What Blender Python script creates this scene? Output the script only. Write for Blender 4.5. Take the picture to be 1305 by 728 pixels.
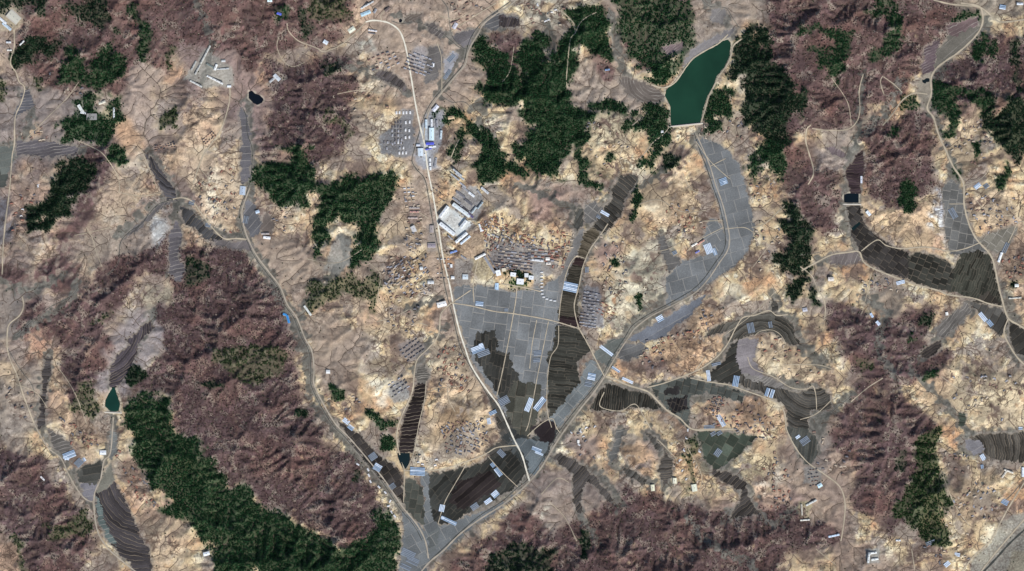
import bpy, math, random
import numpy as np
for o in list(bpy.data.objects): bpy.data.objects.remove(o)
C = bpy.context.scene.collection
S = 4.0                                   # metres per map unit
def X(px): return (px-652.5)*S
def Y(py): return (364.0-py)*S
# ---------------- camera, sky, sun, exposure ----------------
ALT = 40000.0
cam = bpy.data.cameras.new('camera'); co = bpy.data.objects.new('camera', cam); C.objects.link(co)
co.location = (0, 0, ALT); cam.sensor_width = 36; cam.lens = 36*(ALT-45)/(1305*S)
cam.clip_start = 100; cam.clip_end = 90000
bpy.context.scene.camera = co
SUN_EL, SUN_AZ = math.radians(44), math.radians(151)   # azimuth clockwise from north (up in the picture)
w = bpy.data.worlds.new('World'); bpy.context.scene.world = w; w.use_nodes = True
nt = w.node_tree; bg = nt.nodes['Background']; sk = nt.nodes.new('ShaderNodeTexSky')
sk.sky_type = 'NISHITA'; sk.sun_disc = False; sk.sun_elevation = SUN_EL; sk.sun_rotation = SUN_AZ
nt.links.new(sk.outputs[0], bg.inputs[0]); bg.inputs[1].default_value = 0.10
sl = bpy.data.lights.new('sun', 'SUN'); sl.energy = 3.85; sl.angle = math.radians(0.5); sl.color = (1, .955, .90)
so = bpy.data.objects.new('sun', sl); C.objects.link(so)
so.rotation_euler = (math.pi/2-SUN_EL, 0, math.pi-SUN_AZ); so.location = (0, 0, 3000)
sc = bpy.context.scene
sc.view_settings.view_transform = 'Standard'; sc.view_settings.look = 'None'
sc.view_settings.exposure = 0.0; sc.view_settings.gamma = 1
# ---------------- helpers ----------------
rng = np.random.default_rng(7); random.seed(7)
def lin(c):
    c = np.asarray(c, float)/255.0
    return np.where(c <= .04045, c/12.92, ((c+.055)/1.055)**2.4)
def tag(o, label=None, cat=None, group=None, kind=None):
    if label: o['label'] = label
    if cat: o['category'] = cat
    if group: o['group'] = group
    if kind: o['kind'] = kind
    return o
def mat(name, col=None, rough=.9, attr=False, noise=.12, nscale=.12, spec=.2, metallic=0, stripes=None):
    m = bpy.data.materials.new(name); m.use_nodes = True
    n = m.node_tree.nodes; l = m.node_tree.links; b = n['Principled BSDF']
    b.inputs['Roughness'].default_value = rough; b.inputs['Specular IOR Level'].default_value = spec
    b.inputs['Metallic'].default_value = metallic
    geo = n.new('ShaderNodeNewGeometry'); ns = n.new('ShaderNodeTexNoise')
    ns.inputs['Scale'].default_value = nscale; ns.inputs['Detail'].default_value = 4
    l.new(geo.outputs['Position'], ns.inputs['Vector'])
    mr = n.new('ShaderNodeMapRange'); mr.inputs['From Min'].default_value = .25; mr.inputs['From Max'].default_value = .75
    mr.inputs['To Min'].default_value = 1-noise; mr.inputs['To Max'].default_value = 1+noise
    l.new(ns.outputs['Fac'], mr.inputs['Value'])
    vm = n.new('ShaderNodeVectorMath'); vm.operation = 'SCALE'
    if attr:
        a = n.new('ShaderNodeAttribute'); a.attribute_name = 'Cover'; l.new(a.outputs['Color'], vm.inputs[0])
    else:
        vm.inputs[0].default_value = tuple(lin(col))
    l.new(mr.outputs['Result'], vm.inputs['Scale']); l.new(vm.outputs[0], b.inputs['Base Color'])
    return m
def mesh_np(name, V, F, m, parent=None, cols=None, smooth=False, link=True):
    me = bpy.data.meshes.new(name); V = np.asarray(V, np.float32); F = np.asarray(F, np.int32)
    k = F.shape[1]
    me.vertices.add(len(V)); me.vertices.foreach_set('co', V.ravel())
    me.loops.add(F.size); me.loops.foreach_set('vertex_index', F.ravel())
    me.polygons.add(len(F)); me.polygons.foreach_set('loop_start', np.arange(0, F.size, k, dtype=np.int32))
    me.polygons.foreach_set('use_smooth', np.full(len(F), smooth))
    if cols is not None:
        a = me.color_attributes.new('Cover', 'FLOAT_COLOR', 'POINT')
        a.data.foreach_set('color', np.hstack([cols, np.ones((len(cols), 1))]).astype(np.float32).ravel())
    me.update(calc_edges=True); me.materials.append(m)
    o = bpy.data.objects.new(name, me)
    if link: C.objects.link(o)
    if parent: o.parent = parent
    return o
# ---------------- the map grid ----------------
X0, X1, Y0, Y1 = -70, 1375, -60, 788
gx = np.arange(X0, X1+1, 1.0); gy = np.arange(Y0, Y1+1, 1.0)
W, H = len(gx), len(gy); GX, GY = np.meshgrid(gx, gy)
H2, W2 = 864, 1458                          # padded sizes that transform quickly
FK = np.sqrt(np.fft.fftfreq(H2)[:, None]**2+np.fft.rfftfreq(W2)[None, :]**2)+1e-9
def field(seed, lo, hi, beta=1.0):          # band-passed random field, wavelengths lo..hi map units
    r = np.random.default_rng(seed).standard_normal((H2, W2), dtype=np.float32); f = np.fft.rfft2(r)
    g = np.fft.irfft2(f*FK**(-beta)/((1+(FK*lo)**6)*(1+1/(FK*hi)**6)), s=(H2, W2))[:H, :W]; g -= g.mean()
    return g/g.std()
def conv1(a, k, ax):
    r = len(k)//2; p = [(0, 0), (0, 0)]; p[ax] = (r, r); A = np.pad(a, p, mode='edge'); out = np.zeros_like(a); n = a.shape[ax]
    for i, kv in enumerate(k): out += kv*(A[i:i+n] if ax == 0 else A[:, i:i+n])
    return out
def blur(a, r):
    if r > 5:                                # wide blurs on a coarser grid
        f = 4; h, w_ = a.shape; hp, wp = -(-h//f)*f, -(-w_//f)*f; A = np.pad(a, ((0, hp-h), (0, wp-w_)), mode='edge').reshape(hp//f, f, wp//f, f).mean((1, 3)); A = blur2(A, r/f)
        yy = np.clip((np.arange(h)+.5)/f-.5, 0, A.shape[0]-1.001); xx = np.clip((np.arange(w_)+.5)/f-.5, 0, A.shape[1]-1.001); i = yy.astype(int)[:, None]; j = xx.astype(int)[None]; fv = yy[:, None]-i; fu = xx[None]-j
        return (A[i, j]*(1-fu)+A[i, j+1]*fu)*(1-fv)+(A[i+1, j]*(1-fu)+A[i+1, j+1]*fu)*fv
    return blur2(a, r)
def blur2(a, r):
    n = int(r*2.6)+1; k = np.exp(-.5*(np.arange(-n, n+1)/max(r, .2))**2); k /= k.sum(); return conv1(conv1(a, k, 0), k, 1)
def fixpoly(poly):
    P = np.asarray(poly, float).copy(); P = np.where(P <= 0, P-62, P); P[:, 0] = np.where(P[:, 0] >= 1304, 1380, P[:, 0]); P[:, 1] = np.where(P[:, 1] >= 727, 800, P[:, 1]); return P
def box_of(P, mg):
    a, b = max(0, int(P[:, 0].min()-X0-mg)), min(W, int(P[:, 0].max()-X0+mg)+2); c, d = max(0, int(P[:, 1].min()-Y0-mg)), min(H, int(P[:, 1].max()-Y0+mg)+2)
    return np.s_[c:max(d, c+1), a:max(b, a+1)]
def raster_in(P, sl):
    x = GX[sl]; y = GY[sl]; s = np.zeros(x.shape, bool)
    for i in range(len(P)):
        x1, y1 = P[i-1]; x2, y2 = P[i]
        if y1 == y2: continue
        s ^= ((y1 > y) != (y2 > y)) & (x < (x2-x1)*(y-y1)/(y2-y1)+x1)
    return s
def raster(poly):
    P = fixpoly(poly); m = np.zeros((H, W), bool); sl = box_of(P, 1); m[sl] = raster_in(P, sl); return m
def warpidx(sd, amps):
    dx = sum(a*field(sd+i, l, l*3) for i, (a, l) in enumerate(amps)); dy = sum(a*field(sd+50+i, l, l*3) for i, (a, l) in enumerate(amps))
    return np.rint(np.arange(H)[:, None]+dy).astype(int), np.rint(np.arange(W)[None, :]+dx).astype(int)
WARP = {0: None, 1: warpidx(11, [(.8, 8), (.5, 3)]), 2: warpidx(21, [(2.2, 26), (1.7, 9), (1.1, 3)]), 3: warpidx(31, [(4.5, 40), (3.2, 14), (1.8, 4)])}
def pmask(poly, warp=1, feather=.7):         # local mask of a polygon: slice and weights
    P = fixpoly(poly); sl = box_of(P, 16+3*feather); m = raster_in(P, sl).astype(np.float32)
    if WARP[warp] is not None:
        iy, ix = WARP[warp]; m = m[np.clip(iy[sl]-sl[0].start, 0, m.shape[0]-1), np.clip(ix[sl]-sl[1].start, 0, m.shape[1]-1)]
    return sl, (np.clip(blur2(m, feather), 0, 1) if feather else m)
def mask(poly, warp=1, feather=.7):
    sl, m = pmask(poly, warp, feather); o = np.zeros((H, W), np.float32); o[sl] = m; return o
def samp(A, px, py):                         # bilinear sample
    u = np.clip(np.asarray(px, float)-X0, 0, W-1.001); v = np.clip(np.asarray(py, float)-Y0, 0, H-1.001)
    i = v.astype(int); j = u.astype(int); fu = u-j; fv = v-i
    if A.ndim == 3: fu = fu[..., None]; fv = fv[..., None]
    return (A[i, j]*(1-fu)+A[i, j+1]*fu)*(1-fv)+(A[i+1, j]*(1-fu)+A[i+1, j+1]*fu)*fv
def dist_line(pts, rmax=8, closed=False):    # distance to a polyline, evaluated near it only
    D = np.full((H, W), 99.0); P = list(pts)+([pts[0]] if closed else [])
    for (x1, y1), (x2, y2) in zip(P[:-1], P[1:]):
        a = max(0, int(min(x1, x2)-rmax-X0)); b = min(W, int(max(x1, x2)+rmax-X0)+2); c = max(0, int(min(y1, y2)-rmax-Y0)); d = min(H, int(max(y1, y2)+rmax-Y0)+2)
        if b <= a or d <= c: continue
        x = GX[c:d, a:b]; y = GY[c:d, a:b]; L = (x2-x1)**2+(y2-y1)**2+1e-9
        t = np.clip(((x-x1)*(x2-x1)+(y-y1)*(y2-y1))/L, 0, 1)
        D[c:d, a:b] = np.minimum(D[c:d, a:b], np.hypot(x-x1-t*(x2-x1), y-y1-t*(y2-y1)))
    return D
def spline(pts, step=2.0):                   # Catmull-Rom through the points
    P = np.array([pts[0]]+list(pts)+[pts[-1]], float); out = []
    for i in range(1, len(P)-2):
        n = max(1, int(np.hypot(*(P[i+1]-P[i]))/step))
        for t in np.arange(n)/n:
            out.append(.5*((2*P[i])+(P[i+1]-P[i-1])*t+(2*P[i-1]-5*P[i]+4*P[i+1]-P[i+2])*t*t+(3*P[i]-P[i-1]-3*P[i+1]+P[i+2])*t**3))
    out.append(P[-2]); return np.array(out)
# ---------------- land cover, traced in map units ----------------
LAKES = [
 ('reservoir', (26,58,42), [(847.5,122),(854,135),(855,160),(893,156),(896,140),(902,122),(910,108),(914,97),(924,85),(930,72),(932,55),(928,50),(921,52),(910,57),(898,66),(887,73),(878,79),(872,86),(866,97),(857,107),(849,114)]),
 ('hill_pond', (12,18,26), [(317,117),(321,115),(325,119),(331,121),(336,126),(334,131),(328,134),(322,131),(317,125)]),
 ('valley_reservoir', (24,60,50), [(143,494),(146,494),(149,503),(153,515),(151,524),(146,525),(140,524),(133,518),(134,510),(138,502)]),
 ('dammed_pond', (14,24,30), [(1076,248),(1082,246),(1095,247),(1095,259),(1076,259)]),
 ('rectangular_pond', (18,34,34), [(1085,291),(1095,282.5),(1097.5,285.5),(1087.5,294.5)]),
 ('meadow_pond', (22,32,34), [(1175,102),(1179,101),(1181,99),(1185,100),(1185,104),(1181,105),(1180,107),(1176,105)]),
 ('field_pond', (20,34,36), [(506,578),(522,577),(523,584),(519,598),(514,598),(508,586)]),
 ('roadside_pond', (20,22,28), [(508,25),(511,23.5),(513,26),(511,29),(508.5,28.5)]),
]
# bare purple-brown hillsides: (points, shade 0 reddish .. 1 dark purple, amount of scrub trees, label)
PUR = [
 ([(20,0),(420,0),(450,10),(430,45),(405,60),(370,52),(350,60),(345,78),(330,92),(300,75),(280,60),(255,50),(245,60),(222,62),(210,95),(188,75),(170,60),(165,100),(150,128),(125,112),(95,112),(60,112),(30,92),(18,70),(25,30)], .25, .55, 'reddish brown leafless scrub on the hills along the top left edge'),
 ([(300,62),(345,78),(332,100),(350,104),(330,96),(310,90)], .2, .4, 'short tongue of red brown scrub north of the black hill pond'),
 ([(340,96),(352,80),(400,78),(412,66),(440,70),(455,100),(440,130),(452,165),(430,200),(400,210),(380,190),(345,200),(325,188),(340,160),(345,140)], .8, .9, 'dark purple bare woodland on the hill east of the black pond'),
 ([(112,186),(135,178),(158,190),(150,205),(135,215),(118,240),(95,270),(82,284),(60,292),(95,262),(112,225),(108,205),(90,202)], .85, .5, 'dark purple scrub edging the ridge forest in the west'),
 ([(135,215),(132,240),(120,265),(95,290),(90,320),(110,345),(100,370),(60,364),(0,370),(0,330),(30,335),(60,345),(80,320),(78,305),(42,302),(80,286),(108,250)], .5, .0, 'pale mauve grass slope below the western ridge forest'),
 ([(45,382),(70,400),(108,368),(125,345),(160,375),(145,395),(135,410),(145,440),(125,455),(80,430),(50,432),(20,428),(12,420),(28,405)], 0.6, .5, 'mauve hillside south of the western slope'),
 ([(80,440),(110,445),(125,455),(124,500),(105,520),(88,510),(80,480)], .75, .6, 'purple scrub hill between the two western terraced valleys'),
 ([(135,345),(150,330),(190,325),(212,300),(230,308),(262,312),(300,315),(330,340),(348,368),(366,400),(376,440),(370,470),(384,500),(395,530),(420,560),(450,590),(486,640),(495,662),(480,690),(430,690),(360,650),(300,615),(270,590),(240,560),(205,505),(175,500),(168,480),(195,470),(212,440),(205,420),(195,415),(208,390),(216,375),(215,350),(190,345),(160,370),(140,375)], .7, 1, 'broad purple brown leafless woodland between the two western valleys'),
 ([(0,598),(20,575),(50,580),(60,600),(78,620),(88,640),(105,645),(118,680),(110,728),(45,728),(32,680),(12,668),(0,690)], .8, .6, 'purple scrub ridges in the bottom left corner'),
 ([(640,728),(660,690),(700,680),(740,668),(780,635),(830,625),(860,632),(905,650),(925,662),(960,650),(1010,645),(1040,655),(1070,680),(1060,700),(1000,705),(960,728)], .6, .8, 'dark mauve leafless woodland along the bottom edge'),
 ([(560,728),(600,690),(650,650),(680,640),(700,660),(690,690),(640,700),(620,728)], .35, .4, 'brown scrub slope beside the diagonal road at the bottom'),
 ([(1046,390),(1055,378),(1092,385),(1110,400),(1150,398),(1172,390),(1182,400),(1197,402),(1180,425),(1190,450),(1222,462),(1200,472),(1140,492),(1100,482),(1075,455),(1052,430),(1045,410)], .75, .5, 'maroon scrub hill south of the eastern paddy valley'),
 ([(1085,500),(1110,488),(1150,500),(1185,530),(1195,560),(1185,600),(1160,660),(1130,680),(1095,650),(1090,600),(1070,590),(1062,560),(1070,520)], .6, .5, 'purple ridges west of the long olive wood in the south east'),
 ([(985,0),(1210,0),(1215,10),(1250,18),(1238,35),(1222,35),(1210,45),(1195,62),(1180,80),(1160,115),(1130,132),(1100,132),(1095,160),(1080,165),(1030,170),(1010,190),(985,175),(985,150),(975,90),(968,45),(975,20)], .4, .75, 'reddish brown bare woodland on the hills at the top right'),
 ([(1186,100),(1205,80),(1235,58),(1262,42),(1305,45),(1305,125),(1260,130),(1190,140)], .75, .9, 'dark maroon woodland in the far right corner hills'),
 ([(1100,165),(1120,152),(1140,145),(1160,132),(1180,140),(1192,155),(1190,190),(1182,225),(1190,250),(1165,270),(1130,258),(1108,250),(1102,215)], .5, .9, 'speckled brown woodland hill north of the eastern paddies'),
 ([(1005,180),(1030,205),(1045,220),(1076,218),(1072,250),(1066,282),(1045,300),(1030,285),(1005,268),(1000,240),(985,235)], .4, .5, 'maroon slope west of the small dammed pond'),
 ([(790,0),(875,0),(880,25),(868,60),(850,80),(822,100),(806,92),(795,60),(790,30)], .3, .3, 'red brown scrub mixed into the wood north west of the reservoir'),
 ([(635,40),(650,45),(668,75),(655,98),(635,90),(628,65)], .5, .3, 'mauve scrub west of the central pine forest'),
 ([(760,45),(785,95),(770,100),(752,75)], .3, .3, 'small brown strip beside the pale valley at the top'),
]
# grey-brown fallow land: points, colour, warp
FAL = [
 ([(455,35),(500,0),(655,0),(610,50),(605,130),(560,140),(548,200),(572,370),(578,450),(555,430),(548,330),(525,220),(500,130),(470,70)], (166,148,136)),
 ([(160,70),(172,62),(190,80),(208,82),(205,130),(200,175),(182,182),(165,165),(158,130)], (164,148,140)),
 ([(152,150),(165,140),(175,182),(160,190)], (196,158,128)),
 ([(318,300),(360,300),(430,322),(392,350),(385,400),(470,420),(462,480),(410,510),(392,440),(360,372)], (158,142,130)),
 ([(690,588),(760,600),(800,620),(785,640),(740,668),(700,690),(655,690),(640,660)], (140,127,122)),
 ([(0,105),(40,110),(130,118),(130,190),(60,205),(0,205)], (138,128,126)),
 ([(225,55),(250,0),(300,0),(300,70),(345,120),(335,200),(310,170),(285,110),(240,110)], (140,122,120)),
 ([(0,200),(22,190),(15,300),(0,400)], (105,104,112)),
 ([(120,300),(180,280),(215,290),(200,330),(160,350),(130,345)], (150,138,130)),
 ([(120,440),(175,390),(208,395),(212,430),(190,470),(160,500),(125,500)], (150,142,145)),
 ([(0,360),(40,350),(55,375),(30,400),(20,430),(0,440)], (122,116,114)),
 ([(700,105),(770,60),(790,100),(840,118),(845,130),(800,150),(730,145)], (160,146,136)),
 ([(765,0),(785,0),(795,70),(800,100),(775,80)], (165,150,138)),
 ([(800,0),(985,0),(980,20),(955,30),(935,50),(900,66),(865,80),(870,30)], (150,138,130)),
 ([(1130,0),(1305,0),(1305,30),(1250,18),(1200,8)], (150,140,128)),
 ([(1038,190),(1075,180),(1090,200),(1078,215),(1045,218)], (158,146,142)),
 ([(960,420),(1035,430),(1060,470),(1050,500),(1030,470)], (185,160,132)),
 ([(1000,560),(1060,540),(1085,600),(1090,690),(1305,728),(1080,728),(1060,690),(1000,620)], (150,132,122)),
 ([(1235,728),(1305,640),(1305,728)], (150,142,124)),
 ([(1105,380),(1150,362),(1160,380),(1140,410),(1112,400)], (142,130,120)),
 ([(880,650),(960,640),(990,600),(1030,640),(1010,660),(920,680)], (134,116,112)),
 ([(640,215),(700,240),(740,240),(735,262),(690,262),(665,250)], (160,138,128)),
 ([(670,250),(715,245),(712,280),(688,290),(675,270)], (150,124,118)),
 ([(765,310),(800,300),(790,335),(765,345)], (160,132,122)),
 ([(700,160),(755,150),(750,190),(720,200)], (150,138,125)),
 ([(0,440),(45,470),(60,540),(0,580)], (150,140,132)),
 ([(720,555),(765,545),(770,580),(745,590),(725,575)], (150,134,128)),
 ([(812,565),(840,560),(845,590),(820,592)], (136,122,120)),
 ([(230,420),(262,415),(275,440),(262,462),(236,462)], (160,142,132)),
]
# pale and coloured soil patches: points, colour, amount
PAT = [
 ([(455,50),(475,50),(478,65),(460,70)], (222,222,205), .7), ([(430,100),(490,85),(500,115),(465,125),(440,120)], (205,190,165), .6),
 ([(520,60),(545,62),(550,85),(530,85)], (185,185,190), .6),
 ([(800,330),(850,300),(865,330),(840,380),(810,410),(785,420),(770,380)], (218,208,178), .75),
 ([(680,0),(710,0),(720,20),(690,22),(665,18)], (228,220,200), .7), ([(660,5),(770,3),(765,12),(700,30),(670,25)], (200,185,160), .6),
 ([(470,485),(498,490),(498,520),(480,520)], (226,214,190), .7), ([(440,130),(520,150),(500,195),(470,180)], (205,185,160), .45),
 ([(750,195),(790,180),(800,200),(770,235),(762,225)], (220,192,145), .8), ([(745,145),(800,150),(820,165),(810,180),(760,180)], (222,205,165), .7),
 ([(830,215),(870,215),(880,260),(860,290),(830,270),(815,250)], (222,190,148), .8), ([(845,255),(862,250),(868,285),(850,290)], (205,165,125), .7),
 ([(885,165),(935,135),(950,165),(945,180),(920,172)], (205,182,150), .6),
 ([(880,395),(925,395),(938,430),(905,462),(860,482),(860,450)], (216,170,128), .65), ([(850,440),(905,395),(880,470),(850,478)], (210,162,122), .5),
 ([(965,430),(1000,430),(1010,445),(1045,460),(1050,485),(1025,500),(995,490),(965,470),(955,450)], (226,196,154), .8),
 ([(900,505),(960,510),(990,525),(1000,545),(960,550),(915,530)], (215,168,128), .8), ([(850,505),(868,520),(878,540),(850,545),(842,520)], (205,148,108), .7),
 ([(780,560),(812,560),(840,590),(835,612),(800,600)], (214,166,122), .7), ([(930,585),(960,578),(985,600),(970,615),(940,610)], (226,200,152), .8),
 ([(950,620),(990,600),(1010,625),(1012,665),(980,660)], (208,168,138), .7), ([(985,610),(1000,600),(990,590),(965,622),(972,628)], (225,215,195), .7),
 ([(1100,262),(1200,262),(1215,305),(1190,318),(1130,308),(1105,280)], (224,186,142), .8), ([(1195,150),(1265,150),(1262,200),(1235,225),(1200,200)], (210,180,140), .7),
 ([(1235,240),(1300,240),(1300,300),(1260,295),(1240,270)], (214,186,148), .75), ([(1180,372),(1215,378),(1212,400),(1192,402)], (215,178,130), .7),
 ([(1200,470),(1305,470),(1305,540),(1260,550),(1210,520)], (220,196,155), .7), ([(1150,470),(1210,455),(1215,520),(1190,525),(1170,490)], (210,175,135), .6),
 ([(1208,620),(1260,605),(1275,640),(1240,670),(1205,650)], (214,180,138), .7), ([(1275,275),(1305,300),(1305,400),(1290,395),(1278,340)], (212,172,138), .7),
 ([(1190,320),(1190,290),(1205,300),(1208,318)], (215,165,130), .7),
 ([(590,460),(640,515),(632,570),(580,588),(535,585),(540,520),(560,500)], (216,184,146), .7), ([(470,460),(530,450),(540,480),(500,480)], (208,180,140), .6),
 ([(545,440),(590,420),(610,470),(590,500),(550,480)], (214,186,150), .6), ([(555,520),(590,520),(600,560),(560,560)], (218,172,122), .6),
 ([(520,580),(560,575),(560,592),(530,590)], (226,214,190), .6),
 ([(245,190),(300,200),(310,260),(280,300),(240,240)], (214,184,150), .6), ([(262,215),(280,215),(290,260),(265,265)], (230,215,185), .7),
 ([(225,130),(285,130),(280,170),(240,190),(225,180)], (205,170,138), .6), ([(345,260),(375,265),(380,285),(350,295),(340,280)], (215,182,150), .7),
 ([(415,30),(470,0),(465,35),(430,60)], (210,175,140), .7), ([(440,0),(480,20),(470,30),(430,45)], (200,165,140), .4),
 ([(15,170),(45,160),(60,180),(30,182)], (212,172,128), .7), ([(5,225),(25,215),(50,235),(60,245),(30,300),(15,300)], (192,156,134), .6),
 ([(25,425),(60,425),(60,460),(35,455)], (205,148,118), .7), ([(0,455),(20,455),(45,490),(20,490)], (212,178,135), .5),
 ([(65,480),(85,470),(100,530),(135,560),(150,570),(90,560),(70,530)], (206,166,132), .6),
 ([(150,560),(168,575),(178,600),(185,625),(210,640),(212,660),(180,668),(160,600)], (200,158,130), .7),
 ([(175,660),(235,670),(235,700),(250,728),(200,728)], (198,170,138), .6), ([(0,700),(22,690),(30,728),(0,728)], (192,152,124), .8),
 ([(180,375),(200,365),(218,372),(205,390),(185,395)], (206,190,160), .8), ([(108,378),(120,370),(138,392),(120,400)], (190,172,150), .7),
 ([(232,265),(245,275),(262,300),(255,312),(232,305)], (196,170,140), .7), ([(190,280),(212,272),(215,300),(205,320),(195,300)], (232,234,236), .9),
 ([(100,300),(150,285),(155,340),(125,360),(110,330)], (178,158,138), .5), ([(100,270),(160,270),(190,230),(150,210),(130,215),(128,250)], (196,168,140), .5),
 ([(400,345),(420,340),(470,330),(485,340),(500,400),(520,440),(470,430)], (196,168,140), .4),
 ([(500,235),(540,240),(550,300),(520,330),(485,320),(490,270)], (200,172,146), .45),
 ([(500,230),(525,240),(518,250)], (210,180,150), .5), ([(355,483),(378,475),(378,492),(360,497)], (222,196,160), .7),
 ([(255,415),(272,430),(268,455),(258,450)], (205,188,158), .5), ([(232,445),(252,455),(245,472),(232,458)], (206,184,160), .6),
 ([(185,318),(225,355),(250,360),(235,364),(210,350)], (160,150,140), .5),
 ([(690,650),(702,650),(700,680),(690,675)], (222,212,190), .7), ([(640,395),(646,395),(646,398)], (200,180,140), .5),
 ([(1100,585),(1130,590),(1120,610),(1090,600)], (200,170,145), .4), ([(1185,255),(1195,245),(1215,300),(1207,315),(1198,290)], (226,230,246), 1),
 ([(1120,90),(1160,75),(1175,95),(1160,110),(1148,85)], (190,176,150), .4),
 ([(1085,150),(1110,138),(1125,150),(1130,165),(1100,182),(1085,182)], (176,160,136), .7),
 ([(1258,124),(1240,140),(1262,150),(1258,165),(1240,180),(1215,170),(1238,150)], (210,182,142), .7), ([(1272,122),(1285,126),(1285,146),(1273,148)], (146,108,92), .95), ([(1213,128),(1230,126),(1232,150),(1214,148)], (140,104,92), .9), ([(1232,136),(1252,134),(1250,152),(1233,150)], (152,122,108), .8),
 ([(105,62),(118,48),(132,44),(130,62),(110,82),(102,80)], (128,88,78), .95), ([(50,42),(82,38),(80,52),(55,58)], (112,88,88), .7),
 ([(215,0),(245,0),(256,20),(254,34),(235,28),(222,12)], (82,74,82), .85),
 ([(845,350),(880,335),(905,352),(880,380),(850,388)], (128,126,134), .5), ([(905,560),(960,550),(955,565),(930,595),(905,602),(892,575)], (98,100,88), .7),
 ([(755,515),(775,520),(772,535),(750,528)], (190,160,130), .3), ([(530,160),(545,160),(550,215),(532,210)], (160,158,165), .6),
 ([(808,460),(858,455),(855,478),(830,485),(800,475)], (118,94,92), .7), ([(736,252),(745,262),(760,285),(745,290),(735,275)], (140,134,136), .8),
 ([(1030,565),(1060,560),(1055,600),(1035,598)], (140,130,128), .5),
]
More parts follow.
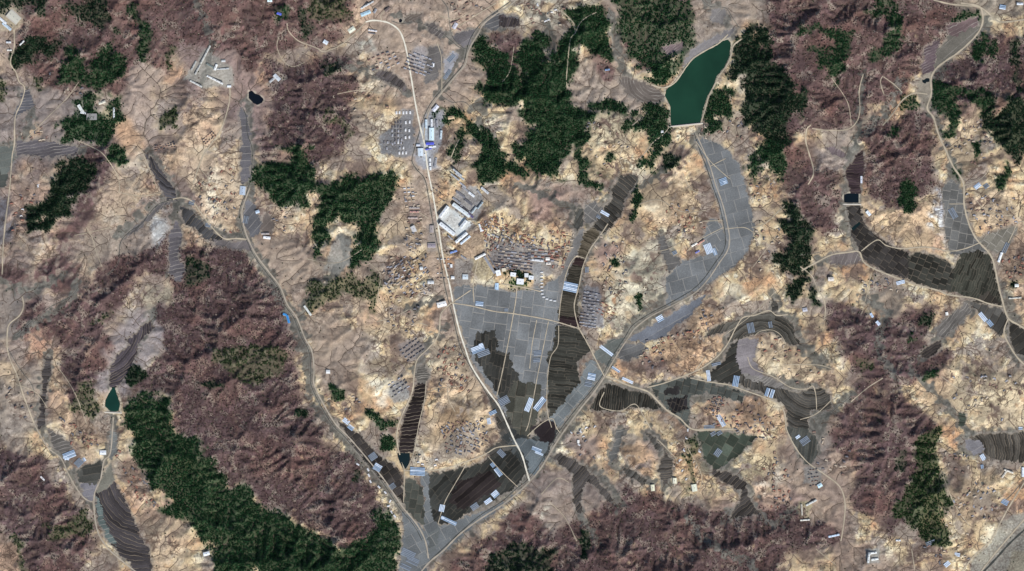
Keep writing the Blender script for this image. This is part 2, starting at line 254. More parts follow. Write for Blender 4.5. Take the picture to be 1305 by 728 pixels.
# paddies: points, base colour, line angle (deg, direction across the bunds), spacing, line strength, cross spacing (0 none), arc centre or None
DK = (60,60,57); DR = (54,46,48); GR = (124,127,129); GD = (103,103,103); OL = (84,84,76); GG = (98,106,106)
PAD = [
 ([(580,365),(610,362),(650,372),(690,366),(722,345),(716,400),(706,440),(697,500),(675,548),(650,540),(628,500),(602,460),(588,420),(577,385)], GR, 8, 15, .30, 21, None),
 ([(607,424),(630,420),(634,446),(648,452),(664,488),(668,520),(654,533),(634,502),(618,478),(601,449)], DK, 8, 5, .25, 16, None),
 ([(655,485),(690,490),(685,530),(672,560),(655,555),(645,525),(645,505)], OL, 8, 12, .4, 20, None),
 ([(885,178),(895,174),(915,182),(928,192),(940,207),(950,238),(956,262),(962,285),(955,315),(938,338),(915,352),(885,372),(850,388),(848,355),(868,335),(905,322),(918,312),(925,300),(916,262),(908,232),(898,205)], GR, 75, 16, .22, 18, None),
 ([(903,280),(916,280),(924,300),(918,318),(900,325),(895,310)], GR, 60, 12, .3, 15, None),
 ([(800,432),(838,410),(880,386),(900,375),(880,402),(860,415),(845,430),(820,436)], (116,120,128), 60, 12, .2, 0, None),
 ([(795,436),(822,440),(818,452),(800,460),(786,456)], GD, 70, 7, .3, 0, None),
 ([(755,452),(775,434),(797,430),(786,448),(776,468),(764,462)], (112,116,112), 60, 9, .2, 0, None),
 ([(738,490),(745,465),(755,456),(768,478),(740,510),(715,540),(700,548),(692,540),(712,520),(728,500)], (122,128,130), 40, 10, .2, 20, None),
 ([(735,462),(738,490),(726,502),(712,520),(699,534),(697,452),(705,440),(708,413),(740,420),(752,445)], (62,62,57), 96, 3.4, .28, 30, None),
 ([(735,327),(745,330),(738,364),(735,390),(738,416),(710,412),(712,395),(718,364),(725,345)], (68,65,57), 96, 3.2, .35, 0, None),
 ([(712,404),(738,404),(739,417),(709,412)], (46,36,38), 96, 4, .1, 0, None), ([(734,328),(745,330),(743,339),(730,337)], (52,40,40), 96, 4, .1, 0, None),
 ([(742,300),(757,287),(765,296),(755,310),(747,329),(735,327)], (98,90,76), 0, 3, .35, 0, (735,345)),
 ([(780,240),(790,225),(800,222),(812,224),(808,236),(796,252),(793,268),(788,278),(768,298),(757,286),(770,265),(780,255)], (78,76,72), 128, 4.6, .5, 0, None),
 ([(745,262),(757,255),(768,266),(757,284),(744,284)], (112,110,108), 40, 8, .3, 10, None), ([(732,270),(744,264),(742,285),(734,296),(731,285)], (82,82,78), 30, 5, .3, 0, None),
 ([(725,345),(735,322),(745,290),(733,300),(725,325),(712,355),(712,390),(718,364)], (136,134,132), 60, 14, .15, 0, None),
 ([(531,488),(543,486),(540,512),(533,545),(525,577),(508,577),(508,560),(515,532),(525,507)], (48,42,42), 82, 4.6, .75, 0, None),
 ([(529,480),(532,468),(540,465),(548,478),(543,487),(531,488)], (112,108,102), 82, 3, .5, 0, (538,500)),
 ([(543,605),(575,600),(615,590),(625,583),(660,570),(672,602),(655,622),(622,640),(600,650),(580,664),(560,668),(551,665),(547,645),(543,630)], (60,61,58), 42, 5.5, .18, 26, None),
 ([(580,615),(625,600),(640,618),(605,640),(590,650),(572,640)], (50,44,44), 50, 6, .15, 0, None),
 ([(515,610),(530,612),(538,625),(540,650),(548,672),(530,665),(516,648)], (78,80,74), 10, 9, .25, 12, None),
 ([(430,535),(460,556),(482,580),(510,600),(514,642),(498,622),(472,596),(450,568)], (66,62,60), 55, 8, .3, 10, None),
 ([(622,500),(650,535),(660,570),(625,583),(618,575),(640,560),(628,520)], (78,76,72), 55, 9, .3, 20, None),
 ([(535,598),(545,603),(548,650),(560,672),(640,641),(676,615),(640,645),(600,672),(570,700),(545,718),(535,728),(500,728),(514,680),(513,650),(540,676),(541,640)], (116,120,122), 60, 14, .2, 18, None),
 ([(545,680),(562,670),(555,700),(546,710)], (108,112,112), 60, 14, .2, 18, None),
 ([(640,560),(650,545),(675,560),(700,545),(712,548),(700,575),(680,605),(672,600)], (72,76,76), 40, 14, .2, 20, None),
 ([(676,545),(700,534),(708,543),(705,560),(690,585),(686,558)], (50,44,46), 40, 14, .1, 0, None),
 ([(650,560),(665,575),(680,610),(690,590),(700,565),(680,560)], (104,112,116), 40, 14, .15, 0, None),
 ([(772,487),(800,497),(826,502),(842,518),(835,522),(805,518),(785,523),(750,523),(760,505)], (56,56,52), 8, 3.0, .35, 0, None),
 ([(826,490),(880,480),(905,488),(950,500),(945,512),(900,500),(880,505),(877,548),(862,532),(848,518),(838,506)], (86,90,86), 15, 9, .3, 12, None),
 ([(848,510),(876,504),(876,521),(858,526)], (46,44,46), 15, 5, .25, 10, None), ([(845,496),(866,491),(866,500),(847,504)], (52,50,50), 15, 14, .1, 0, None),
 ([(905,474),(922,460),(932,440),(940,432),(942,470),(955,478),(940,490),(905,485)], (58,58,54), 60, 7, .35, 0, None),
 ([(940,432),(965,432),(960,460),(975,480),(945,476),(938,455)], (138,132,134), 80, 14, .2, 0, None),
 ([(895,430),(912,415),(945,407),(960,400),(983,397),(1000,403),(1010,415),(1014,430),(1022,438),(1006,440),(996,430),(985,421),(962,426),(938,432),(928,436),(932,420)], (88,86,80), 0, 3.4, .45, 0, (970,455)),
 ([(983,380),(990,385),(992,398),(984,397)], (80,78,74), 80, 4, .4, 0, None),
 ([(940,480),(955,476),(975,486),(1000,497),(1020,502),(1030,496),(1045,494),(1057,503),(1060,520),(1046,525),(1032,520),(1030,545),(1004,546),(1000,516),(980,503),(945,492)], (80,78,74), 0, 3.3, .5, 0, (1035,480)),
 ([(945,476),(975,480),(1000,488),(1000,498),(975,490),(950,482)], (128,124,120), 60, 3, .3, 0, None),
 ([(1003,546),(1028,545),(1042,560),(1042,575),(1035,594),(1025,590),(1012,566)], (78,80,76), 10, 4, .25, 0, None),
 ([(888,550),(905,549),(930,552),(965,556),(952,570),(925,592),(910,602),(898,582)], (76,84,74), 30, 12, .25, 14, None),
 ([(908,598),(930,602),(950,615),(956,635),(968,655),(950,657),(928,662),(942,640),(945,626),(925,614),(910,608)], (72,68,66), 50, 4, .35, 0, None),
 ([(1078,218),(1098,190),(1102,202),(1096,246),(1084,246),(1080,230)], (66,54,58), 90, 3.4, .35, 0, (1090,180)),
 ([(1080,262),(1096,262),(1100,283),(1120,303),(1140,315),(1150,318),(1160,325),(1158,355),(1130,348),(1105,333),(1096,320),(1085,300)], (62,59,57), 35, 9, .3, 9, None),
 ([(1055,325),(1090,320),(1100,332),(1080,338),(1058,335)], (118,110,108), 20, 5, .3, 0, None),
 ([(1158,325),(1170,322),(1190,325),(1208,333),(1216,345),(1212,372),(1185,366),(1158,356)], (60,60,55), 22, 9, .45, 8, None),
 ([(1215,345),(1225,322),(1245,315),(1262,327),(1268,350),(1277,388),(1250,383),(1225,375),(1212,370)], (62,63,56), 22, 3, .25, 15, None),
 ([(1200,240),(1212,228),(1226,240),(1230,262),(1236,288),(1250,312),(1262,322),(1245,318),(1212,325),(1206,300),(1204,275)], (112,112,110), 10, 10, .25, 12, None),
 ([(1245,308),(1262,298),(1285,290),(1297,290),(1290,305),(1272,322),(1262,318)], (126,122,112), 35, 9, .35, 14, None),
 ([(1288,408),(1300,418),(1305,428),(1305,462),(1295,450),(1287,435)], (64,62,58), 50, 8, .3, 0, None),
 ([(1235,385),(1277,394),(1284,410),(1276,428),(1262,418),(1250,400)], (88,86,82), 30, 9, .3, 0, None),
 ([(1240,385),(1260,370),(1277,388)], (70,66,60), 30, 9, .3, 0, None),
 ([(1193,418),(1210,402),(1232,385),(1238,395),(1225,412),(1205,428),(1192,428)], (110,106,102), 40, 4, .3, 0, None), ([(1172,452),(1185,440),(1200,432),(1195,448),(1178,456)], (78,72,70), 60, 3.5, .3, 0, None),
 ([(1235,556),(1255,553),(1280,553),(1305,544),(1305,586),(1280,588),(1260,582),(1250,573)], (86,82,76), 0, 3.2, .6, 0, (1230,575)),
 ([(1222,527),(1232,526),(1232,542),(1221,542)], (68,76,68), 90, 3, .6, 0, None), ([(1230,560),(1250,562),(1255,575),(1240,580),(1232,570)], (140,138,142), 60, 9, .2, 0, None),
 ([(28,118),(34,112),(44,135),(28,142),(18,150),(22,135)], (98,98,104), 80, 4, .3, 0, None),
 ([(0,190),(17,186),(16,205),(4,240),(0,240)], (98,102,98), 80, 9, .2, 0, None), ([(20,180),(60,180),(100,188),(98,196),(60,200),(20,196)], (102,98,102), 80, 4, .3, 0, None),
 ([(184,193),(196,206),(212,226),(226,246),(224,256),(212,254),(206,242),(195,222)], (84,82,86), 0, 3.2, .4, 0, (235,190)),
 ([(228,262),(244,268),(262,290),(284,302),(280,310),(264,305),(248,290),(236,285)], (72,72,74), 40, 4.5, .35, 0, None),
 ([(158,305),(170,290),(190,272),(205,258),(222,255),(200,268),(185,285),(165,300)], (108,104,104), 40, 4, .25, 0, None),
 ([(215,300),(224,278),(232,300),(226,325),(236,345),(228,360),(214,346)], (104,100,104), 80, 5, .3, 0, None),
 ([(160,432),(174,425),(180,416),(192,408),(196,416),(182,430),(174,438),(174,450),(166,468),(152,488),(146,496),(138,492),(140,470),(150,452),(165,440)], (82,76,82), 60, 3.0, .6, 0, (120,420)),
 ([(56,455),(66,455),(62,478),(58,502),(56,540),(47,548),(50,520),(54,485)], (80,76,76), 90, 3.2, .4, 0, None),
 ([(60,545),(75,555),(92,570),(85,578),(68,572)], (110,106,102), 70, 5, .3, 0, None),
 ([(120,628),(135,624),(146,612),(156,632),(166,652),(178,684),(188,700),(202,728),(182,728),(166,715),(150,704),(136,686),(122,655)], (72,68,70), 0, 4.6, .6, 0, (190,610)),
 ([(120,632),(128,640),(134,668),(148,695),(138,690),(124,662)], (104,116,114), 80, 6, .3, 0, None),
 ([(98,600),(125,586),(132,590),(128,606),(122,618),(100,614)], (80,80,76), 80, 9, .25, 0, None), ([(100,615),(122,618),(118,640),(110,638)], (132,130,136), 80, 9, .2, 0, None),
 ([(140,590),(145,612),(136,622),(122,628),(130,605)], (128,126,116), 80, 20, .1, 0, None),
 ([(140,550),(148,550),(148,578),(140,585),(138,570)], (118,120,118), 80, 9, .2, 0, None),
 ([(702,582),(715,578),(735,588),(755,604),(765,618),(775,625),(782,640),(775,640),(760,622),(746,612),(738,640),(744,652),(736,655),(730,638),(731,603),(715,592)], (86,82,80), 40, 3.6, .35, 0, None),
 ([(790,592),(808,600),(826,612),(818,616),(800,607)], (84,82,78), 40, 3.6, .35, 0, None), ([(846,573),(856,585),(857,606),(846,618),(839,600)], (86,82,78), 85, 3.0, .6, 0, None),
 ([(784,548),(797,546),(792,562),(786,582),(778,590),(776,580),(782,566)], (108,108,106), 80, 9, .3, 0, None), ([(822,548),(838,562),(848,572),(840,576),(828,562)], (90,88,84), 45, 4, .3, 0, None),
 ([(788,98),(800,99),(818,104),(838,114),(847,124),(835,132),(812,128),(796,116)], (112,104,98), 0, 4.0, .3, 0, (838,95)),
 ([(618,26),(632,14),(642,18),(660,22),(662,34),(640,34),(628,38),(615,34)], (100,100,102), 70, 6, .3, 0, None), ([(636,20),(645,20),(662,24),(662,34),(637,33)], (72,66,68), 10, 4, .35, 0, None),
 ([(576,45),(605,35),(600,55),(590,60),(580,52)], (120,116,118), 60, 12, .2, 0, None),
 ([(476,94),(490,88),(505,96),(516,106),(520,118),(505,110),(490,102)], (96,90,90), 40, 4.2, .35, 0, None), ([(540,27),(552,30),(566,42),(560,48),(548,42)], (106,100,98), 40, 3.5, .35, 0, None),
 ([(515,22),(535,16),(536,22),(518,28)], (118,108,100), 60, 3.0, .4, 0, None),
 ([(838,300),(846,300),(853,322),(866,328),(868,336),(853,346),(846,330)], (108,106,104), 80, 8, .2, 0, None),
 ([(305,135),(315,148),(320,185),(318,225),(305,235),(308,190),(307,160)], (112,110,114), 88, 9, .25, 0, None), ([(312,255),(318,252),(332,282),(330,298),(318,302),(310,285)], (112,112,116), 40, 8, .25, 0, None),
 ([(270,304),(300,308),(318,308),(322,318),(300,318),(275,312)], (122,116,116), 40, 12, .15, 0, None),
 ([(1188,95),(1195,62),(1212,42),(1232,32),(1252,35),(1238,55),(1210,75),(1192,88)], (118,114,106), 50, 12, .2, 0, None),
 ([(1172,100),(1186,92),(1188,135),(1180,140),(1168,115)], (160,152,138), 50, 12, .1, 0, None),
 ([(1178,60),(1198,50),(1188,90),(1176,95)], (108,94,98), 60, 3.5, .25, 0, None), ([(1205,32),(1225,28),(1248,20),(1245,32),(1212,48)], (126,108,108), 60, 5, .3, 0, None),
 ([(1050,187),(1065,187),(1078,197),(1074,201),(1060,196)], (116,104,106), 15, 3, .5, 0, None),
 ([(845,60),(872,52),(868,62),(850,70)], (118,104,106), 45, 3.0, .4, 0, None), ([(905,12),(925,10),(922,28),(905,30)], (130,126,124), 45, 12, .2, 0, None),
 ([(925,48),(890,70),(870,85),(880,62),(905,48),(935,35),(932,46)], (140,136,136), 45, 14, .1, 0, None),
 ([(340,270),(330,290),(345,300),(350,285)], (128,118,112), 45, 12, .1, 0, None),
 ([(545,60),(560,60),(566,75),(555,100),(540,108)], (126,122,120), 70, 12, .15, 0, None), ([(565,80),(575,65),(585,68),(568,100)], (172,172,178), 50, 5, .15, 0, None),
]
# pine and mixed woods: points, density, colour, label
GRN = (31,58,36); GOL = (54,66,44); GDK = (25,44,31)
FOR = [
 ([(15,55),(45,46),(60,60),(85,56),(88,60),(60,72),(30,82),(16,78)], .9, GDK, 'dark pine belt beside the road in the top left corner'),
 ([(75,15),(105,8),(140,0),(143,15),(136,38),(118,46),(112,30),(80,22)], .65, GDK, 'speckled pine wood above the dark ridge at the top left'),
 ([(80,88),(92,70),(105,62),(105,80),(122,82),(132,62),(150,58),(158,85),(155,110),(130,116),(112,104),(82,106)], .85, GRN, 'pine wood wrapped around a reddish clearing'),
 ([(165,10),(180,15),(190,45),(188,72),(175,70),(168,55)], .7, GRN, 'narrow pine strip running down the upper left hill'),
 ([(20,0),(55,0),(55,12),(38,14),(8,14),(0,12),(0,0)], .7, GDK, 'pines at the top left corner of the picture'),
 ([(92,128),(104,132),(110,116),(125,118),(122,138),(135,148),(138,128),(155,128),(158,150),(150,178),(138,178),(122,160),(100,148)], .85, GRN, 'pine wood around the hillside compound with white roofs'),
 ([(70,160),(82,149),(105,148),(125,152),(138,165),(135,180),(100,182),(74,180)], .85, GRN, 'dense pines just below the hillside compound'),
 ([(45,100),(58,97),(58,114),(48,118)], .5, GOL, 'small olive thicket east of the corner road'),
 ([(0,88),(8,100),(10,128),(0,132)], .6, GOL, 'olive thicket on the left edge'),
 ([(210,58),(222,62),(222,85),(213,92)], .6, GOL, 'small thicket west of the walled compound'),
 ([(204,150),(218,135),(226,140),(224,162),(208,168)], .7, GOL, 'olive green copse on the slope west of the valley road'),
 ([(28,300),(32,275),(45,262),(50,250),(60,248),(65,235),(75,222),(85,208),(105,205),(116,210),(112,230),(100,250),(85,275),(60,285),(45,293)], .97, GDK, 'dense dark pine forest on the western ridge'),
 ([(140,187),(150,183),(160,200),(163,210),(155,218),(145,208),(135,203)], .9, GRN, 'small dark pine wood at the head of the western ridge'),
 ([(325,205),(345,206),(370,208),(375,190),(388,190),(396,215),(402,240),(425,226),(440,235),(455,235),(470,225),(485,217),(500,222),(500,240),(494,262),(482,280),(480,300),(484,312),(465,325),(456,338),(448,332),(455,310),(455,292),(432,272),(424,285),(424,300),(418,318),(406,335),(398,332),(408,312),(395,305),(404,285),(400,250),(388,240),(385,260),(372,266),(360,262),(345,245),(338,235),(326,230)], .9, GRN, 'branching pine forest on the hill west of the main road'),
 ([(440,348),(455,342),(468,350),(478,365),(486,395),(480,405),(468,385),(445,378),(420,392),(395,402),(390,372),(415,356)], .5, GOL, 'thin olive scrub wood south of the branching pine forest'),
 ([(412,138),(425,140),(435,160),(450,168),(445,185),(430,172),(415,160)], .45, GOL, 'thin green thicket on the purple hill west of the road'),
 ([(608,52),(620,45),(635,65),(650,85),(668,95),(668,112),(660,126),(635,128),(615,125),(612,110),(620,95),(608,80)], .95, GRN, 'dense pine wood at the western end of the central forest'),
 ([(670,42),(682,36),(692,40),(694,75),(712,82),(716,45),(728,38),(735,42),(722,20),(735,14),(765,15),(768,40),(776,60),(778,80),(765,75),(755,58),(740,55),(736,85),(724,100),(735,122),(725,130),(745,140),(755,152),(752,168),(748,182),(735,190),(728,202),(716,205),(710,215),(705,230),(690,228),(680,212),(665,205),(660,190),(680,165),(665,155),(660,126),(668,110),(665,90),(655,80),(665,60)], .96, GRN, 'large dark pine forest in the top centre'),
 ([(555,145),(570,142),(590,150),(603,160),(622,168),(640,190),(648,205),(660,210),(665,220),(650,222),(640,220),(625,230),(610,228),(605,215),(612,192),(600,178),(585,190),(573,210),(571,195),(590,175),(598,165),(575,158),(558,152)], .95, GRN, 'winding pine wood east of the factory row'),
 ([(744,182),(757,188),(757,215),(763,240),(752,240),(742,225),(742,200)], .95, GRN, 'slim pine strip hanging south of the central forest'),
 ([(783,0),(870,0),(880,20),(880,55),(866,70),(866,85),(852,98),(830,107),(815,95),(806,80),(800,72),(806,60),(796,55),(790,30),(783,28)], .62, GRN, 'pine wood with reddish glades north west of the reservoir'),
 ([(815,88),(840,78),(862,80),(858,95),(842,105),(825,104)], .9, GRN, 'pines on the spur beside the reservoir west shore'),
 ([(753,130),(775,126),(800,130),(806,142),(800,150),(780,150),(756,146)], .9, GRN, 'pine belt west of the reservoir terraces'),
 ([(805,155),(822,142),(835,131),(846,130),(856,148),(853,163),(838,180),(850,190),(838,205),(825,225),(815,212),(830,190),(832,178),(818,172),(800,176),(797,162)], .92, GRN, 'pine hill at the west end of the dam'),
 ([(850,197),(862,190),(880,196),(876,206),(870,222),(862,220),(852,210)], .93, GDK, 'horseshoe shaped pine copse below the dam'),
 ([(803,240),(815,238),(816,256),(810,272),(812,282),(807,284),(803,275),(806,260)], .85, GRN, 'thin dark green strip beside the upper paddies'),
 ([(769,198),(780,197),(781,208),(771,209)], .7, GRN, 'tiny round grove south of the central forest'),
 ([(778,334),(787,332),(790,340),(783,343),(778,340)], 1, GRN, 'isolated dark grove on the pale village hill'),
 ([(812,377),(820,375),(818,394),(815,398),(811,388)], 1, GRN, 'crescent grove above the diagonal road'),
 ([(893,165),(897,150),(902,133),(912,120),(920,98),(926,108),(931,125),(925,145),(910,155),(903,173),(892,172)], .92, GRN, 'pine slope on the east shore by the dam'),
 ([(938,55),(950,48),(960,38),(968,30),(972,50),(982,68),(990,82),(1000,100),(1014,106),(1030,110),(1018,130),(1010,145),(1006,182),(970,182),(968,172),(955,150),(943,138),(945,112),(938,90),(932,72)], .9, GDK, 'large pine forest east of the reservoir'),
 ([(970,178),(1005,178),(1004,200),(1000,215),(990,232),(985,232),(988,215),(975,205),(962,225),(952,224),(955,208),(965,200)], .95, GRN, 'dark pine lobes south of the eastern forest'),
 ([(1005,35),(1030,30),(1050,35),(1060,45),(1070,35),(1088,45),(1080,68),(1083,85),(1070,100),(1058,105),(1054,85),(1035,74),(1034,65),(1055,62),(1048,45),(1025,40),(1008,42)], .8, GRN, 'pine wood in the reddish hills at the top right'),
 ([(1003,272),(1015,268),(1025,285),(1036,300),(1030,325),(1035,340),(1020,343),(1000,340),(996,325),(1000,310),(995,290)], .9, GDK, 'tall dark pine wood west of the eastern paddies'),
 ([(1005,355),(1022,348),(1028,360),(1022,378),(1010,388),(1002,375)], .95, GDK, 'small dense pine wood west of the winding lane'),
 ([(1036,362),(1044,372),(1050,390),(1042,392),(1035,378)], .8, GDK, 'sliver of pines inside the winding lane'),
 ([(1110,10),(1130,0),(1137,8),(1148,12),(1148,40),(1141,65),(1130,75),(1115,73),(1112,55),(1130,40),(1135,15),(1115,15)], .75, GRN, 'pine strip on the ridge in the upper right'),
 ([(1212,22),(1230,10),(1250,12),(1250,22),(1235,28),(1215,32)], .75, GRN, 'pine patch near the top right road junction'),
 ([(1188,100),(1203,110),(1200,124),(1225,120),(1262,120),(1268,135),(1240,130),(1215,128),(1212,138),(1226,150),(1224,168),(1208,172),(1202,155),(1190,140),(1186,120)], .85, GRN, 'dark wood on the shaded slope right of the pale valley'),
 ([(1260,128),(1270,124),(1272,148),(1285,148),(1286,128),(1305,126),(1305,218),(1292,205),(1288,190),(1272,180),(1264,165),(1256,160)], .88, GDK, 'dense pine forest on the right edge'),
 ([(1240,50),(1257,45),(1255,75),(1243,68)], .85, GRN, 'pine patch east of the upper right road'),
 ([(1260,52),(1270,54),(1268,76),(1259,70)], .8, GRN, 'second small pine patch right of the upper road'),
 ([(1285,40),(1292,50),(1296,90),(1300,118),(1288,112),(1284,75),(1278,50)], .6, GDK, 'thin pine line near the right edge'),
 ([(1152,240),(1160,230),(1170,245),(1176,262),(1165,272),(1152,273),(1148,262)], .95, GRN, 'pine copse at the southern tip of the brown woodland hill'),
 ([(1132,162),(1145,162),(1145,175),(1134,176)], .85, GRN, 'small pine copse below the pale terraces at the upper right'),
 ([(1150,125),(1165,122),(1175,135),(1160,142),(1150,138)], .5, GRN, 'loose pines beside the branching track'),
 ([(1242,183),(1252,183),(1250,200),(1245,204)], 1, GRN, 'small upright grove inside the eastern village'),
 ([(1214,205),(1218,204),(1223,225),(1218,220)], 1, GRN, 'thin sliver of trees along the eastern lane'),
 ([(1270,232),(1278,212),(1288,205),(1286,225),(1276,236)], .9, GRN, 'pine spur above the eastern village'),
 ([(1178,394),(1190,403),(1198,404),(1187,418),(1172,416),(1167,408)], .85, GDK, 'dark copse south of the eastern paddy road'),
 ([(1180,473),(1195,472),(1192,482),(1174,488)], .85, GRN, 'tiny pine patch on the maroon hill south slope'),
 ([(1160,430),(1172,432),(1170,438),(1160,438)], .6, GRN, 'few pines on the maroon hill'),
 ([(1090,455),(1108,450),(1112,465),(1095,470)], .3, GOL, 'faint olive patch on the mauve hillside'),
 ([(1185,546),(1197,548),(1200,570),(1201,600),(1206,640),(1201,660),(1212,684),(1200,688),(1180,694),(1165,690),(1156,670),(1150,655),(1147,640),(1155,605),(1160,585),(1175,562)], .72, (38,58,34), 'long olive green wood in the south east'),
 ([(1142,570),(1150,572),(1155,600),(1146,598)], .4, GDK, 'sparse dark trees west of the long olive wood'),
 ([(160,508),(185,502),(205,515),(225,540),(245,568),(275,590),(300,618),(330,636),(360,660),(390,680),(430,692),(470,682),(498,668),(513,680),(505,700),(498,728),(345,728),(325,716),(300,728),(268,715),(282,700),(250,690),(245,682),(235,668),(215,660),(212,640),(195,622),(183,600),(170,580),(160,555),(157,530)], .88, GRN, 'the largest pine forest spreading down the lower left hill'),
 ([(158,470),(172,465),(193,472),(190,478),(175,487),(160,485)], .9, GDK, 'small dark pine wood north east of the small green reservoir'),
 ([(272,445),(290,438),(330,445),(365,455),(358,478),(310,484),(276,470)], .45, GOL, 'thin green wood in the middle of the purple hill'),
 ([(236,330),(258,322),(262,345),(250,364),(236,352)], .5, GDK, 'dark trees on the north corner of the purple woodland'),
 ([(60,672),(85,668),(105,650),(117,665),(105,680),(72,686)], .6, GOL, 'green scrub on the bottom left ridge'),
 ([(10,675),(24,672),(34,698),(40,728),(28,728),(22,695)], .6, GOL, 'green hedge line by the orange field in the bottom left'),
 ([(98,496),(122,486),(124,515),(114,542),(104,532),(92,520)], .45, GOL, 'olive scrub west of the small green reservoir'),
 ([(484,558),(495,553),(504,560),(503,572),(495,575),(486,570)], 1, GRN, 'round dark grove west of the field pond'),
 ([(465,518),(475,525),(490,531),(504,535),(502,543),(485,541),(466,530)], .85, GRN, 'curved grove above the round grove'),
 ([(424,492),(435,496),(441,506),(430,512),(424,506)], .9, GRN, 'small grove east of the west stream road'),
 ([(371,519),(383,518),(383,528),(374,530)], .9, GDK, 'pair of dark trees west of the stream road'),
 ([(250,486),(264,486),(290,490),(288,496),(262,496)], .6, GDK, 'few dark trees across the purple hill saddle'),
 ([(448,600),(460,600),(461,614),(450,612)], .6, GDK, 'dark thicket west of the roadside cottages'),
 ([(470,655),(500,655),(505,668),(480,675)], .6, GRN, 'edge wood beside the bottom track'),
 ([(612,728),(628,704),(650,690),(672,700),(700,705),(720,728)], .6, GDK, 'dark wood on the bottom edge near the centre'),
 ([(735,680),(750,678),(756,702),(746,712),(738,700)], .65, GDK, 'small dark wood above the bottom edge'),
 ([(868,562),(876,553),(886,562),(890,590),(884,622),(876,602)], .5, GOL, 'olive thicket between the eroded orange slopes'),
 ([(546,77),(556,76),(558,89),(547,90)], 1, GDK, 'square dark grove around a white monument'),
 ([(350,8),(368,6),(372,22),(355,26)], .6, GRN, 'pines beside the blue roofed hut at the top'),
 ([(372,14),(392,12),(396,48),(386,52),(374,34)], .6, GDK, 'pines east of the blue roofed hut'),
 ([(400,0),(450,0),(440,20),(412,30),(396,20)], .45, GOL, 'mixed wood along the top edge left of centre'),
 ([(408,80),(430,82),(435,92),(412,92)], .4, GDK, 'thin dark trees above the purple hill'),
 ([(350,186),(370,182),(385,190),(360,195)], .5, GDK, 'thin pines north of the branching pine forest'),
 ([(646,341),(652,342),(664,349),(676,352),(676,357),(664,354),(648,348)], 1, GDK, 'dark garden trees behind the white school blocks'),
 ([(648,358),(672,364),(670,368),(647,362)], .9, (30,70,30), 'green hedge in front of the white school blocks'),
 ([(1289,359),(1298,359),(1298,368),(1289,368)], .9, GDK, 'square hedge around a white house at the right edge'),
 ([(140,395),(120,410),(134,412)], .2, GOL, 'scattered shrubs on the mauve slope'),
]

YARD = [
 ([(1222,728),(1240,712),(1262,692),(1278,664),(1305,620),(1305,728)], (150,148,140), .8), ([(1268,728),(1290,704),(1305,692),(1305,728)], (156,144,118), .4),
 ([(1010,545),(1060,540),(1062,565),(1045,580)], (150,146,142), .4),
 ([(557,277),(572,263),(602,285),(585,304)], (222,228,232), .95), ([(566,281),(576,271),(592,284),(582,294)], (214,206,196), .6), ([(582,243),(608,236),(618,262),(605,283),(578,262)], (148,148,150), .75),
 ([(482,176),(512,150),(512,140),(526,140),(528,200),(508,200),(486,194)], (120,122,128), .8), ([(536,160),(546,140),(566,140),(562,185),(552,200),(558,216),(540,214),(528,205),(532,190)], (158,160,168), .85), ([(538,160),(545,150),(546,205),(540,205)], (206,216,226), .7),
 ([(622,318),(640,308),(680,312),(700,318),(712,340),(700,352),(672,346),(640,342),(628,335)], (140,136,136), .75), ([(678,338),(690,334),(688,380),(680,372)], (138,140,144), .7), ([(586,310),(600,296),(622,300),(615,322),(590,335)], (172,150,128), .7),
 ([(600,330),(618,325),(630,350),(612,358),(602,345)], (186,172,142), .7), ([(742,366),(762,366),(768,400),(770,418),(744,416)], (132,132,138), .8), ([(508,440),(524,432),(545,440),(545,452),(528,462),(512,455)], (140,132,130), .75),
 ([(496,492),(512,484),(522,494),(520,508),(505,514),(496,506)], (142,142,142), .8), ([(528,468),(540,455),(550,470),(548,484),(530,482)], (128,124,120), .6), ([(545,70),(575,55),(560,62),(530,60),(520,75),(530,90),(545,85)], (166,162,166), .6),
 ([(234,100),(262,60),(275,72),(298,88),(296,112),(280,110),(262,112)], (152,150,144), .75), ([(340,108),(356,90),(366,100),(348,118)], (178,172,160), .7), ([(520,258),(535,256),(535,284),(522,284)], (148,132,126), .6), ([(580,330),(604,330),(598,362),(578,362)], (150,146,142), .6),
 ([(1018,640),(1034,640),(1032,662),(1018,660)], (168,158,130), .8), ([(1104,700),(1120,700),(1120,718),(1106,718)], (168,170,168), .7), ([(130,140),(144,140),(142,158),(132,156)], (196,180,150), .8), ([(92,130),(108,128),(112,150),(98,150)], (158,152,146), .6),
 ([(424,310),(434,296),(444,310),(448,335),(430,350),(412,345)], (150,148,144), .7), ([(0,12),(30,8),(34,28),(15,40),(0,38)], (170,160,140), .7), ([(545,286),(556,286),(558,320),(546,322)], (146,138,134), .6), ([(540,595),(580,545),(600,540),(615,560),(600,580)], (150,142,134), .5),
 ([(905,500),(930,502),(940,520),(925,530),(908,520)], (146,134,124), .6), ([(1025,596),(1048,596),(1046,618),(1026,618)], (134,132,130), .7), ([(1240,630),(1262,628),(1265,650),(1242,655)], (150,138,128), .6), ([(100,575),(122,570),(124,588),(106,590)], (180,162,140), .7),
]
